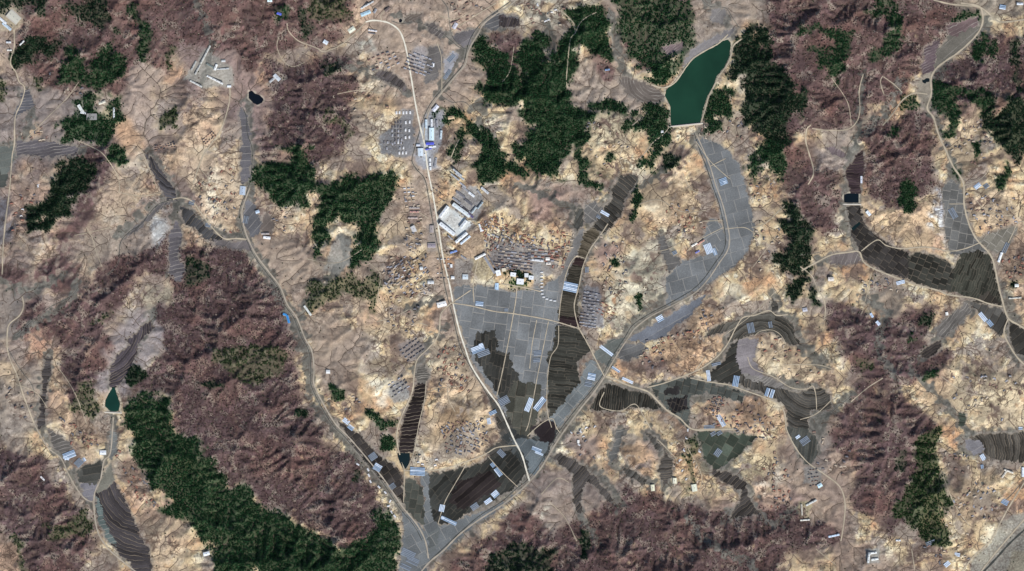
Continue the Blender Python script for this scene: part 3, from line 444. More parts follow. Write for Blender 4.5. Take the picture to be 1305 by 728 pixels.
# ---------------- roads and streams (map units, width in map units) ----------------
# kind, width, points
ROADS = [
 ('hill_track', 1.1, [(395,58),(405,62),(412,66),(425,62),(438,55),(446,48),(455,40),(466,28)]),
 ('main_road', 1.8, [(466,28),(475,26),(487,27),(497,30),(508,38),(514,50),(518,65),(521,82),(525,105),(529,130),(534,155),(537,168),(541,184),(545,215),(551,245),(558,285),(564,325),(573,364),(578,390),(585,420),(593,445),(600,465),(612,485),(625,503),(636,518),(647,542),(655,560),(665,580),(671,600),(675,614)]),
 ('river_road', 1.7, [(658,0),(648,8),(632,18),(616,31),(610,42),(602,55),(596,68),(593,82),(582,95),(568,112),(555,128),(547,142),(542,158),(540,178)]),
 ('diagonal_road', 1.8, [(532,735),(547,717),(565,702),(585,682),(610,663),(640,644),(660,628),(675,614),(690,596),(705,571),(718,551),(740,521),(757,500),(770,481)]),
 ('valley_road', 1.3, [(770,481),(780,463),(790,447),(800,432),(810,418),(830,403),(860,388),(885,374),(902,357),(917,335),(927,320),(930,305),(927,285),(921,260),(912,235),(905,212),(897,192),(888,172)]),
 ('village_lane', 1.2, [(292,110),(293,116),(292,130),(287,150),(280,168),(270,182),(258,200),(250,222),(246,234)]),
 ('stream_road', 1.6, [(318,240),(312,256),(308,270),(311,290),(317,307),(327,326),(342,346),(357,366),(366,388),(378,405),(388,430),(397,447),(400,470),(400,490),(412,515),(427,540),(442,555),(457,572),(472,590),(492,615),(512,645),(532,670),(542,690),(546,712)]),
 ('dirt_road', 1.4, [(220,254),(232,252),(245,257),(255,270),(270,290),(285,304),(300,304),(314,305)]),
 ('eastern_road', 2.0, [(1225,4),(1240,6),(1250,10),(1253,25),(1248,40),(1235,55),(1220,68),(1205,78),(1193,88),(1187,100),(1187,120),(1182,138),(1190,150),(1196,170),(1205,190),(1215,212),(1228,233),(1229,260),(1235,285),(1245,305),(1262,324),(1268,340),(1272,360),(1277,380),(1285,405),(1300,415),(1320,428)]),
 ('farm_road', 1.7, [(1285,407),(1280,424),(1288,442),(1298,457),(1312,470)]),
 ('farm_road', 1.6, [(1022,345),(1040,335),(1060,325),(1080,322),(1095,321),(1101,334),(1115,343),(1140,353),(1165,362),(1195,370),(1210,376),(1240,380),(1260,387),(1278,391)]),
 ('farm_road', 1.2, [(1098,320),(1118,306),(1130,313),(1150,317),(1180,315),(1210,320),(1230,317),(1250,309)]),
 ('hill_road', 1.6, [(1190,0),(1210,5),(1230,7),(1248,9),(1258,15),(1270,26),(1282,28),(1312,24)]),
 ('dirt_track', 1.2, [(1182,120),(1165,119),(1150,128),(1138,145),(1125,160)]),
 ('trunk_road', 1.5, [(1222,735),(1240,711),(1262,690),(1276,665),(1290,640),(1308,612)]),
 ('canal_road', 1.4, [(1246,735),(1262,714),(1280,692),(1312,655)]),
 ('hamlet_road', 1.3, [(43,540),(50,553),(62,572),(77,584),(87,605),(98,624),(108,636),(118,640)]),
 ('hamlet_road', 1.6, [(144,532),(143,548),(140,578),(132,588),(128,610),(120,630),(120,655),(125,680),(138,700),(155,715),(178,733)]),
 ('dirt_road', 1.3, [(18,38),(18,60),(13,80),(20,92),(24,104),(31,112),(27,130),(19,150),(18,182),(15,200),(12,240),(5,300),(3,350)]),
 ('dirt_track', 1.2, [(43,540),(30,505),(22,480),(10,450),(9,425),(12,413),(25,402),(30,390),(28,378)]),
 ('farm_road', 1.9, [(772,480),(785,484),(800,491),(825,499),(836,509),(850,523),(866,533),(882,547),(905,548),(935,547)]),
 ('farm_road', 1.4, [(825,494),(845,489),(870,480),(885,474),(900,466),(915,454),(925,442),(932,430),(938,418),(947,405),(962,402),(980,396),(990,402),(1004,401)]),
 ('farm_road', 1.3, [(880,482),(905,487),(930,491),(950,498),(975,507),(994,516),(1001,530),(1003,548),(1015,572),(1030,590),(1050,604),(1070,620),(1077,640),(1076,665),(1072,690)]),
 ('contour_track', .8, [(962,428),(970,422),(985,421),(996,428),(1002,440)]),
 ('contour_track', 1.0, [(953,455),(960,470),(985,480),(1008,494),(1028,496),(1036,492),(1040,504),(1041,522)]),
 ('field_road', 1.3, [(573,386),(600,390),(630,397),(655,400),(700,408),(738,419)]),
 ('field_road', 1.1, [(659,365),(657,385),(654,402),(648,435),(640,475),(633,505)]),
 ('field_road', .9, [(699,410),(691,450),(683,490),(675,535),(670,550)]),
 ('field_road', .9, [(684,408),(678,440),(675,470)]),
 ('field_road', 1.4, [(738,419),(750,440),(760,460),(770,479)]),
 ('paddy_lane', 1.3, [(738,419),(734,405),(732,388),(738,364),(743,340),(752,318),(765,300),(775,285)]),
 ('paddy_lane', 1.0, [(712,408),(716,375),(723,345),(733,328),(745,329)]),
 ('paddy_lane', .9, [(712,415),(711,440),(702,455),(698,480),(697,520),(703,545)]),
 ('lane', 1.3, [(573,388),(562,400),(560,420),(556,432),(545,445),(532,458),(528,475),(525,500),(512,530),(506,550),(507,570),(515,598)]),
 ('lane', 1.0, [(543,486),(541,510),(534,540),(527,578),(518,598)]),
 ('field_road', .9, [(515,598),(515,620),(514,640)]),
 ('lane', 1.3, [(515,600),(540,600),(565,598),(590,590),(612,582),(622,577),(632,571),(645,569),(660,568)]),
 ('field_road', .9, [(595,590),(588,603),(578,620),(567,640),(558,668)]),
 ('field_road', .8, [(622,582),(640,602),(660,621)]),
 ('field_road', 1.0, [(672,556),(690,540),(704,534),(709,545),(714,552)]),
 ('lane', 1.0, [(604,385),(603,365),(606,345),(610,330)]),
 ('lane', 1.2, [(573,388),(588,378),(600,370)]),
 ('lane', 1.1, [(640,362),(665,366),(690,372)]),
 ('dirt_track', 1.2, [(1030,235),(1036,224),(1036,212),(1031,195),(1027,180),(1028,165),(1033,160)]),
 ('dirt_track', .9, [(1035,164),(1055,166),(1080,165),(1092,155),(1096,140),(1095,115),(1100,95)]),
 ('winding_lane', 1.1, [(1020,340),(1035,352),(1042,368),(1050,382),(1052,395),(1051,408)]),
 ('forest_path', .7, [(733,43),(727,50),(724,75),(722,100),(723,112)]),
 ('forest_path', .7, [(733,43),(739,30),(748,22),(760,16)]),
 ('forest_path', .8, [(733,43),(731,30),(720,18),(708,10)]),
 ('hill_track', .9, [(395,58),(380,52),(368,40),(366,30)]),
 ('hill_track', .7, [(355,48),(353,60),(360,76),(372,85),(388,80)]),
 ('shore_track', 1.3, [(806,160),(815,152)]),
 ('shore_track', 1.6, [(830,108),(845,112),(858,107),(866,98),(875,85),(884,74),(900,64),(915,56),(928,44)]),
 ('shore_track', 1.6, [(893,158),(898,142),(903,124),(911,108),(917,96),(926,84),(932,70),(935,58),(945,50)]),
 ('dam_track', .9, [(853,162),(845,172),(832,182),(822,195),(815,202)]),
 ('ridge_track', .8, [(100,180),(112,185),(130,195),(143,212),(151,228),(152,245)]),
 ('field_road', .8, [(885,474),(900,455)]),
 ('contour_track', 1.0, [(770,500),(765,518),(790,524),(805,516),(812,517),(820,530),(830,548)]),
 ('trench_road', 1.0, [(700,596),(760,548)]) if False else ('contour_track', .8, [(838,560),(850,572),(862,585)]),
 ('contour_track', .9, [(1000,262),(975,285),(958,290)]),
 ('field_road', .8, [(887,180),(905,205),(930,228)]), ('field_road', .8, [(905,212),(925,202)]),
 ('field_road', .8, [(895,282),(921,281)]), ('field_road', .8, [(925,292),(948,290),(960,296)]), ('field_road', .8, [(876,320),(893,305),(922,290)]),
 ('hill_track', .8, [(1150,118),(1140,108),(1126,98)]), ('hill_track', .7, [(1127,122),(1122,105),(1125,97)]),
 ('farm_road', .8, [(1210,260),(1229,260)]), ('dirt_track', .8, [(1229,237),(1250,228),(1262,215)]),
 ('farm_road', 1.0, [(1273,338),(1280,320),(1290,300),(1297,285),(1305,282)]),
 ('dirt_track', .9, [(575,40),(590,30),(612,16),(632,4)]), ('dirt_track', .8, [(563,120),(563,90),(562,70),(557,55)]),
 ('dirt_track', .8, [(1162,700),(1166,728)]),
 ('dirt_track', .9, [(1060,510),(1040,528),(1020,535)]), ('dirt_track', .9, [(1085,512),(1105,495),(1125,482)]),
 ('track_to_hamlet', .9, [(490,14),(485,20),(487,27)]),
 ('lane', .9, [(555,210),(562,218)]) if False else ('lane', 1.0, [(575,200),(581,186),(585,178)]),
 ('field_road', .7, [(545,278),(532,270),(525,272)]),
]
TRK = [[(100,105),(85,125),(60,150),(35,175)],[(150,245),(180,250),(205,245)],[(95,300),(115,296),(140,290)],[(110,290),(118,305),(122,320),(130,340)],[(520,395),(500,405),(480,410)],[(470,335),(485,350),(482,375),(490,400)],[(500,420),(530,412),(545,415)],[(545,500),(560,495),(590,492)],[(570,495),(572,510),(580,525)],[(800,170),(790,200),(795,215)],[(815,260),(840,255),(870,270),(900,268)],[(820,320),(850,318),(880,300)],[(930,120),(935,140),(945,145)],[(920,430),(960,400),(990,370)],[(1000,465),(1040,465),(1060,470)],[(1110,350),(1105,375),(1098,400)],[(1200,480),(1230,500),(1260,505)],[(1200,600),(1215,640),(1235,670)],[(1040,700),(1065,720)],[(870,560),(895,610),(880,640)],[(700,640),(720,660),(735,690)],[(690,630),(710,610),(725,615)],[(20,490),(45,500),(60,520)],[(560,20),(580,25),(600,15)],[(430,120),(460,115),(490,120)],[(255,215),(275,240),(290,270)],[(330,265),(350,262),(370,270)],[(655,60),(650,90),(640,105)],[(1060,100),(1080,130),(1085,160)],[(180,190),(190,215),(200,240)],[(75,470),(95,500),(110,540)],[(390,330),(430,335),(462,318)],[(870,220),(880,240),(900,250)],[(990,300),(975,320),(960,340)],[(1240,250),(1260,270),(1290,275)]]
ROADS += [('footpath', .6, p_) for p_ in TRK]
STREAMS = [
 ('main_stream', .9, [(650,2),(636,12),(622,22),(610,33),(600,48),(595,62),(590,82),(577,98),(562,115),(548,133),(539,152),(534,170),(528,190),(525,205),(531,216),(541,228),(546,250),(551,280),(559,320),(566,360),(571,382),(577,403),(586,440),(598,465),(616,495),(632,522),(645,546),(652,560),(662,580),(668,600),(672,612)]),
 ('brook', .6, [(563,0),(570,10),(573,30),(576,45),(583,55),(592,62)]), ('brook', .6, [(500,27),(512,30),(530,28),(550,35),(563,42),(575,52),(585,60),(594,62)]),
 ('diagonal_stream', 1.0, [(537,728),(551,712),(568,696),(588,677),(612,657),(640,639),(658,623),(672,612),(686,594),(700,571),(714,548),(736,519),(752,500),(767,480),(777,460),(787,444),(797,429),(807,414),(828,400),(858,384),(883,369),(898,354),(912,334),(922,320),(925,305),(922,285),(917,262),(908,236),(900,212),(892,192),(885,170)]),
 ('valley_stream', .8, [(309,137),(314,150),(315,170),(321,190),(320,220),(316,240),(309,256),(305,270),(308,290),(314,306),(324,327),(339,347),(354,367),(362,388),(374,405),(384,430),(393,447),(396,470),(396,490),(408,516),(423,541),(438,556),(453,573),(468,591),(488,616),(508,646),(528,671),(538,690)]),
 ('western_brook', .8, [(137,350),(150,336),(153,310),(165,295),(180,286),(190,272),(202,260),(222,254)]),
 ('hillside_brook', .7, [(5,480),(22,460),(35,480),(50,500),(60,515)]) if False else ('hillside_brook', .6, [(10,445),(25,470),(40,490),(44,505)]),
 ('gully_brook', .6, [(100,366),(90,378),(66,390),(50,402),(20,428)]),
 ('canal', 2.4, [(1253,730),(1270,712),(1287,693),(1310,672)]),
 ('drainage_ditch', .6, [(1278,640),(1290,630),(1305,612)]),
 ('dam_brook', .6, [(142,528),(143,545)]), ('dam_brook', .5, [(1078,262),(1084,290),(1086,312),(1096,326)]),
 ('brook', .5, [(1272,332),(1278,318),(1290,300)]), ('brook', .5, [(895,0),(905,8),(925,10),(932,20),(942,35)]), ('brook', .5, [(560,120),(575,130),(592,130),(602,140)]),
 ('brook', .5, [(440,85),(465,92),(478,98),(500,105),(512,118)]),
 ('brook', .5, [(1085,505),(1060,525)]), ('brook', .5, [(1018,325),(1045,322)]),
]
RELIEF_SCALE = 1.0; ALB = 1.0; PADK = .93
VAL = [(14,[(190,195),(225,250),(262,290),(315,308)]),(10,[(150,300),(200,258),(225,252)]),(12,[(222,255),(225,300),(218,345)]),(14,[(315,130),(318,240),(310,300),(340,345),(365,395),(388,440),(398,500),(440,560),(510,645),(540,700)]),
 (12,[(25,115),(40,150),(20,190)]),(15,[(0,190),(60,188),(100,192)]),(13,[(195,400),(165,450),(143,490)]),(10,[(143,525),(143,560),(120,620),(150,690),(180,728)]),(10,[(62,450),(52,540),(90,600),(115,640)]),
 (24,[(795,235),(760,290),(735,340),(725,420),(715,500),(680,580)]),(10,[(730,265),(740,330)]),(20,[(888,175),(925,220),(935,300),(900,350),(830,400),(780,450),(700,570),(600,665),(545,710)]),(11,[(845,300),(858,335),(865,350)]),
 (26,[(770,495),(850,510),(950,490),(1040,510),(1028,575)]),(16,[(930,430),(950,408),(1005,408),(1022,438),(1050,465)]),(14,[(905,470),(935,440),(950,420)]),(10,[(985,370),(990,400)]),
 (18,[(890,560),(930,600),(955,640),(925,660)]),(9,[(955,640),(985,668),(1010,650)]),(14,[(705,585),(760,605),(790,645)]),(10,[(735,600),(740,655),(760,690)]),(12,[(790,550),(783,590),(830,615)]),(14,[(825,550),(850,580),(848,620)]),
 (24,[(1090,195),(1085,250),(1090,300),(1130,332),(1200,350),(1270,370),(1300,450)]),(20,[(1215,215),(1220,300),(1250,330)]),(12,[(1040,332),(1095,325)]),(18,[(1255,30),(1215,60),(1190,100),(1185,135)]),(8,[(1190,140),(1215,210)]),
 (34,[(1238,565),(1305,565)]),(13,[(1195,428),(1240,390)]),(10,[(1175,455),(1210,425)]),(8,[(1160,470),(1210,520),(1240,560)]),(14,[(900,0),(930,40),(890,65)]),(10,[(850,60),(880,70)]),(12,[(778,20),(788,70),(810,110),(845,125)]),
 (9,[(705,85),(700,40),(690,20)]),(13,[(655,25),(600,50),(560,120)]),(7,[(500,20),(560,40),(590,60)]),(9,[(430,80),(480,95),(520,118)]),(11,[(380,405),(405,370),(440,330),(436,300)]),(10,[(1085,505),(1050,530)]),(9,[(0,360),(40,370),(80,350)]),
 (9,[(100,360),(85,385),(20,428)]),(7,[(255,110),(270,60),(250,0)]),(8,[(1100,95),(1095,160),(1090,190)]),(9,[(1150,100),(1130,140),(1100,170)]),(10,[(600,140),(620,130),(605,165)]),(9,[(880,660),(900,690),(960,720)]),(10,[(1100,380),(1130,400),(1120,440),(1140,480)]),
 (9,[(530,470),(545,440),(570,415)]),(8,[(520,395),(560,380)]),(9,[(660,235),(700,250),(735,268)]),(8,[(860,200),(830,230),(800,240)])]
# ---------------- terrain height: valleys are the base level, hills are lifted and cut by running water ----------------
sm = lambda x, a, b: np.clip((x-a)/(b-a), 0, 1)
N = lambda s, lo, hi, b=1.0: field(s, lo, hi, b)
lk = np.zeros((H, W)); flatm = np.zeros((H, W)); relief = np.zeros((H, W))
for nm, c, pts in LAKES: lk = np.maximum(lk, raster(pts))
for p in PAD: sl, m = pmask(p[0], 1, 0); flatm[sl] = np.maximum(flatm[sl], m)
for p in PUR: relief = np.maximum(relief, raster(p[0]))
for p in FOR: relief = np.maximum(relief, raster(p[0])*.8)
relief = blur(relief, 10)
low = np.maximum(flatm, lk)
for k, wd, pts in ROADS+STREAMS:
    if k in ('main_stream', 'diagonal_stream', 'valley_stream', 'western_brook', 'canal', 'main_road', 'eastern_road', 'hamlet_road', 'farm_road'): low = np.maximum(low, (dist_line(spline(pts, 8), 5) < 3))
def evolve(z, base, U, it, dx, K):
    h, w_ = z.shape; n = h*w_; off = [(-1, -1), (-1, 0), (-1, 1), (0, -1), (0, 1), (1, -1), (1, 0), (1, 1)]; I = np.arange(n).reshape(h, w_)
    fixed = base.ravel(); Uf = U.ravel(); acc = None
    for k in range(it):
        z = z+U*~base; zp = np.pad(z, 1, mode='constant', constant_values=1e9); best = np.zeros((h, w_)); rc = I.copy(); dd = np.ones((h, w_))
        for dy, dx_ in off:
            L = math.hypot(dy, dx_); sl = (z-zp[1+dy:1+dy+h, 1+dx_:1+dx_+w_])/L; b = sl > best; best = np.where(b, sl, best); rc = np.where(b, I+dy*w_+dx_, rc); dd = np.where(b, L, dd)
        order = np.argsort(z.ravel(), kind='stable').tolist(); r = rc.ravel().tolist(); acc = [1.0]*n
        for i in reversed(order):
            j = r[i]
            if j != i: acc[j] += acc[i]
        f = (K*np.sqrt(np.array(acc))/dd.ravel()*~fixed).tolist(); zz = z.ravel().tolist()
        for i in order:
            j = r[i]
            if j != i: q_ = f[i]; zz[i] = (zz[i]+q_*zz[j])/(1+q_)
        z = np.array(zz).reshape(h, w_)
        if k % 3 == 2: z = np.where(base, z, z*.8+.2*blur2(z, 1.0))
    return z, np.array(acc).reshape(h, w_), r
def down(a, f): h, w_ = a.shape; return a[:h//f*f, :w_//f*f].reshape(h//f, f, w_//f, f).mean((1, 3))
def upto(a, f):
    yy = np.clip((np.arange(H)+.5)/f-.5, 0, a.shape[0]-1.001); xx = np.clip((np.arange(W)+.5)/f-.5, 0, a.shape[1]-1.001); i = yy.astype(int)[:, None]; j = xx.astype(int)[None]; fv = yy[:, None]-i; fu = xx[None]-j
    return (a[i, j]*(1-fu)+a[i, j+1]*fu)*(1-fv)+(a[i+1, j]*(1-fu)+a[i+1, j+1]*fu)*fv
hb = [blur(1-low, r) for r in (4, 14)]
Ufull = (.60+.42*relief)*(1+.25*N(140, 40, 150))*(.35+.65*hb[1])
b4 = down(low, 4) > .5; z4, _, _ = evolve(np.random.default_rng(3).random(b4.shape)*.5, b4, down(Ufull, 4)*4.0, 22, 4, .42)
z4u = upto(z4, 4); b2 = down(low, 2) > .6; z2 = down(z4u, 2)+.5*down(N(141, 4, 20), 2); z2 = np.where(b2, 0, z2)
z2, ac2, rc2 = evolve(z2, b2, down(Ufull, 2)*1.6, 12, 2, .30)
lac = upto(blur2(np.log(ac2), .7), 2); ZE = upto(z2, 2)
print('relief', ZE.max(), np.percentile(ZE, (50, 75, 90, 99)))
Z = ZE*RELIEF_SCALE*(1-low*.0)
Z += np.clip(hb[0], 0, 1)*((.5+.8*relief)*.55*N(123, 4, 14, .9)+.12*N(124, 2, 5, .3))
Z += 12+10*(1-GY/728.0)
yardM = np.zeros((H, W))
for p_, c_, a_ in YARD: sl, m = pmask(p_, 1, 2.5); yardM[sl] = np.maximum(yardM[sl], m)
for _ in range(1): Z = Z*(1-yardM)+blur(Z, 9)*yardM
edge_ = np.minimum(np.minimum(GX-X0, X1-GX), np.minimum(GY-Y0, Y1-GY)); te = np.clip(edge_/35, 0, 1)**.8; Z = 20*(1-te)+Z*te
Z = blur2(Z, .5); Zs = blur2(Z, 3.0); LVL = {}
for nm, c, pts in LAKES:
    inside = raster(pts); P = np.array(pts); lvl = float(np.percentile(samp(Zs, P[:, 0], P[:, 1]), 20)); dd = dist_line(pts, 12, True)
    t = np.clip(1-dd/9, 0, 1); Z = np.where(inside, lvl-np.minimum(dd*.6, 5), np.where(dd < 90, Z*(1-t)+(lvl+.6+dd*.5)*t, Z)); LVL[nm] = lvl
for k, wd, pts in ROADS+STREAMS:
    t = np.clip(1.4-dist_line(spline(pts, 4), 6)/4, 0, 1)*(1-lk)*.9; Z = Z*(1-t)+Zs*t
# ---------------- land cover colours ----------------
n_big, n_mid, n_sm, n_fin = N(101, 60, 300), N(102, 18, 70), N(103, 6, 20), N(104, 2, 6, .6)
n_hue, n_hue2, n_pix = N(105, 25, 120), N(106, 8, 30), N(107, 1.2, 3, .2)
def mix(A, B, t): return A*(1-t[..., None])+B*t[..., None]
def con(c): return np.array(c, float)[None, None, :]
wob = 1.6*N(108, 14, 40)+.8*N(109, 5, 12)
# parcels of different soil, nearest-seed cells on a warped jittered grid
def parcels(seed, s, wamp):
    r = np.random.default_rng(seed); nx, ny = int(W/s)+4, int(H/s)+4; jx = r.random((ny, nx)); jy = r.random((ny, nx)); tone = r.random((ny, nx))
    u = (GX-X0+wamp*N(seed+1, 8, 30))/s+1; v = (GY-Y0+wamp*N(seed+2, 8, 30))/s*1.25+1; v = np.clip(v, 1, ny-3); u = np.clip(u, 1, nx-3); ci = u.astype(int); cj = v.astype(int)
    f1 = np.full((H, W), 9.); f2 = f1.copy(); t = np.zeros((H, W))
    for a in (-1, 0, 1):
        for b in (-1, 0, 1):
            I, J = np.clip(cj+b, 0, ny-1), np.clip(ci+a, 0, nx-1); d = np.hypot(J+jx[I, J]-u, I+jy[I, J]-v); nw = d < f1; f2 = np.where(nw, f1, np.minimum(f2, d)); t = np.where(nw, tone[I, J], t); f1 = np.where(nw, d, f1)
    return t, (f2-f1)*s
pt, pe = parcels(150, 15, 3.0); qt, qe = parcels(160, 7, 1.6)
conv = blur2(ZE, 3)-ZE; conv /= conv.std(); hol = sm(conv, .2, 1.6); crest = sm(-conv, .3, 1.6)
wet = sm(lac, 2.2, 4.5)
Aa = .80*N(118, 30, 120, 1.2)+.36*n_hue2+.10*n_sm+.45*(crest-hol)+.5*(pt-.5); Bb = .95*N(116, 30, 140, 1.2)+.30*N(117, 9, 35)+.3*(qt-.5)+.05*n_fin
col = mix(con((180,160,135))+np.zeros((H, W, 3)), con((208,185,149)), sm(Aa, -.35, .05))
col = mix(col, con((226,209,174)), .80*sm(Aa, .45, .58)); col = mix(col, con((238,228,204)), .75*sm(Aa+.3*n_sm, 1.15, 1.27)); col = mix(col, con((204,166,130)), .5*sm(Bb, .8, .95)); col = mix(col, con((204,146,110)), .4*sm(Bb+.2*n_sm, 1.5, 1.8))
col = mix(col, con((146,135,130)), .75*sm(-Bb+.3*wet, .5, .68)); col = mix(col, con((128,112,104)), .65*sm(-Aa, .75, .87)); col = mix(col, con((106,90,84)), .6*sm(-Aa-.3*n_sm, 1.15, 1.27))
west = np.clip((520-GX)/420, 0, 1)*np.clip((520-GY)/200+.3, 0, 1); col = mix(col, con((148,132,128)), .5*west)
rough = np.ones((H, W))
for pts, c in FAL:
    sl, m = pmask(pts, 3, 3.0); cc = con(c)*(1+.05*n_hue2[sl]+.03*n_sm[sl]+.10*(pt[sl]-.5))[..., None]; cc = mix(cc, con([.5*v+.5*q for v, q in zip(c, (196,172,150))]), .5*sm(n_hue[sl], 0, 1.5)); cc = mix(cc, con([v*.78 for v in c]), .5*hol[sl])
    col[sl] = mix(col[sl], cc, .88*m); rough[sl] *= 1-.5*m
for pts, c, a in PAT:
    g_ = sum(c)/3; c = tuple((v*.72+g_*.28)*.95 for v in c)
    sl, m = pmask(pts, 3, 1.6); m = m*sm(.6*n_mid[sl]+.5*n_hue2[sl]+.3*n_sm[sl]+.5*crest[sl]-.5*hol[sl], -1.15, -.75)
    cc = mix(con(c)*.93, np.minimum(con(c)*1.12, 245), sm(Bb[sl]+.4*n_hue2[sl], .1, .25)); cc = mix(cc, con(c)*.74, .8*sm(-Bb[sl]-.4*n_hue2[sl], .65, .78)); col[sl] = mix(col[sl], cc, min(1, a*1.15)*m)
for pts, c, a in YARD:
    sl, m = pmask(pts, 1, .8); col[sl] = mix(col[sl], con(c)*(1+.05*n_fin[sl]+.06*Bb[sl])[..., None], a*m); rough[sl] *= 1-.6*m*a
purm = np.zeros((H, W)); strk = N(114, 2.5, 12, .8)
for pts, dark, scr, lab in PUR:
    sl, m = pmask(pts, 3, 3.5); m = sm(m+.16*n_sm[sl]+.12*n_hue2[sl], .2, .75)*m**.3; a = np.array((112,87,84))*(1-dark)+np.array((83,68,73))*dark
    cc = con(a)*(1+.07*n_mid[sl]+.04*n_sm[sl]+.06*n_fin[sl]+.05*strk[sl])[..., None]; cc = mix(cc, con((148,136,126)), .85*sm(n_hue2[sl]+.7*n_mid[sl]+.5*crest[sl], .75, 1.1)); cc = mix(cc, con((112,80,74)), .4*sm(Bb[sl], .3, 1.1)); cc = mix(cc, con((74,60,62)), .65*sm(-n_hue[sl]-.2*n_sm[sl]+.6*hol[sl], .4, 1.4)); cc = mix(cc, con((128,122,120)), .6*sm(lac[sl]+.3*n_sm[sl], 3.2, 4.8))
    col[sl] = mix(col[sl], cc, .94*m); purm[sl] = np.maximum(purm[sl], m)
rough *= 1-.6*purm
# field edges, terrace risers along the contours, gullies
pl = (1-sm(pe+.4*n_fin, .3, .9))*sm(n_hue2+.6*n_sm, .5, 1.1)*rough; col = mix(col, con((104,86,76)), .6*pl)
ql = (1-sm(qe+.5*n_fin, .3, 1.0))*sm(N(115, 8, 30), .5, 1.3)*rough; col = mix(col, con((104,86,78)), .35*ql)
zc = Zs/3.4+.10*n_fin; fr = zc-np.floor(zc); gz = np.hypot(*np.gradient(Zs))/3.4; cl = (1-sm(np.minimum(fr, 1-fr)/np.maximum(gz, .02), .25, .8))*sm(gz, .06, .12)*sm(N(112, 20, 60), -.1, .7)*(.35*rough+.12*purm)
col = mix(col, con((116,98,90)), np.clip(1.3*cl, 0, .7))
gl = sm(lac+.25*n_sm, 2.6, 4.2)*rough; col = mix(col, con((124,116,104)), .55*gl); gl2 = sm(blur2(lac, 1.5)+.25*n_sm, 3.6, 4.6)*rough; col = mix(col, con((108,104,96)), .6*gl2)
col *= (1+(.035*n_pix+.04*n_fin+.02*n_sm)*(.5+.5*rough))[..., None]
spk = N(113, 1.5, 5, .2); col = mix(col, con((232,224,208)), .7*sm(spk, 2.3, 2.9)*sm(n_hue2, -.3, .8)*rough); col = mix(col, con((76,62,58)), .7*sm(-spk, 2.2, 2.8)*sm(n_hue, -.8, .6)*rough)
calm = sm(N(125, 30, 110, 1.1), -.5, .5); colb = np.stack([blur2(col[..., i], 3.5) for i in range(3)], -1); col = mix(col, colb, .5*calm*(1-.5*purm)); rough = rough*(1-.35*calm)
n119 = sm(N(119, 8, 30), .3, .8)
for wd_, pts in VAL:
    P_ = spline(pts, 6); sl = box_of(P_, wd_+5); dd = dist_line(P_, wd_+4)[sl]; q_ = 1-sm(dd+1.8*n_sm[sl]+1.8*n_hue2[sl], wd_*.42, wd_*.62); gq = con((108,107,102))*(1+.07*Bb[sl]+.05*n_sm[sl]+.05*n_fin[sl])[..., None]; gq = mix(gq, con((84,83,79)), .6*n119[sl]); col[sl] = mix(col[sl], gq, .85*q_); rough[sl] *= 1-.5*q_
# woods: litter under the trees
forM = []
def cv2area(p): p = np.array(p, float); return abs(np.dot(p[:, 0], np.roll(p[:, 1], 1))-np.dot(p[:, 1], np.roll(p[:, 0], 1)))/2
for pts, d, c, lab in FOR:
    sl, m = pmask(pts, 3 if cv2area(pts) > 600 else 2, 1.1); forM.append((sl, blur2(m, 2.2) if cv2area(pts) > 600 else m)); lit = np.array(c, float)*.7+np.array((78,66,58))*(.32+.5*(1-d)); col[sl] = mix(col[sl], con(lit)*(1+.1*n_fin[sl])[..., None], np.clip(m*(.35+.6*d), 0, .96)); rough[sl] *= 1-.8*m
# paddies
flat = np.zeros((H, W)); fid = np.zeros((H, W), np.int32)
hsh = lambda a: (np.sin(a*12.9898+a*a*.37)*43758.5453) % 1.0
for k, (pts, c, ang, sp, st, cs, arc) in enumerate(PAD):
    sl, m = pmask(pts, 1, .6); a = math.radians(ang); gx_, gy_, wo, nf, ns_ = GX[sl], GY[sl], wob[sl], n_fin[sl], n_sm[sl]
    if arc: u = np.hypot(gx_-arc[0], gy_-arc[1])+wo; v = np.arctan2(gy_-arc[1], gx_-arc[0])*30
    else:
        wb = .35 if sp > 6 else .6; u = gx_*math.cos(a)+gy_*math.sin(a)+wo*wb; v = -gx_*math.sin(a)+gy_*math.cos(a)+wo*wb*.7
    cell = np.floor(u/sp); f = u/sp-cell; dl = np.minimum(f, 1-f)*sp
    vv = v+hsh(cell+k)*sp*2; cv = np.floor(vv/(cs if cs else 60)); tone = hsh(cell*3.1+cv*7.7+k*1.3)-.5
    ring = blur2(m, 3.2); col[sl] = mix(col[sl], con((142,134,128))*(1+.05*nf)[..., None], .65*sm(ring+.07*ns_, .08, .35)*(1-flat[sl])*(1-lk[sl])); dark = sum(c)/3 < 100; cc = con(c)*(1+(.40 if dark else .13)*tone+.05*nf+.05*ns_+.03*n_pix[sl])[..., None]
    cc = mix(cc, con((96,98,84) if dark else (150,138,126)), .45*sm(n_hue2[sl], .5, 1.7))
    ln = (1-sm(dl, .35, .95))*(.55+.45*sm(ns_, -1, .5)); cc = mix(cc, con((152,142,126) if dark else (182,176,168)), min(1, st*1.35)*ln)
    if cs: g = (vv/cs) % 1; cc = mix(cc, con((146,138,124) if dark else (180,174,166)), st*.9*(1-sm(np.minimum(g, 1-g)*cs, .3, .9)))
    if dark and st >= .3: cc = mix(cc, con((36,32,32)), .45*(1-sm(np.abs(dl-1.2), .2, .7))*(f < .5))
    col[sl] = mix(col[sl], cc, .97*m); s2, m2 = pmask(pts, 1, 0); fs = fid[s2]; fs[m2 > .5] = k+1; flat[sl] = np.maximum(flat[sl], m); col[sl] = mix(col[sl], con((138,126,112)), .45*np.clip(m*(1-m)*4, 0, 1))
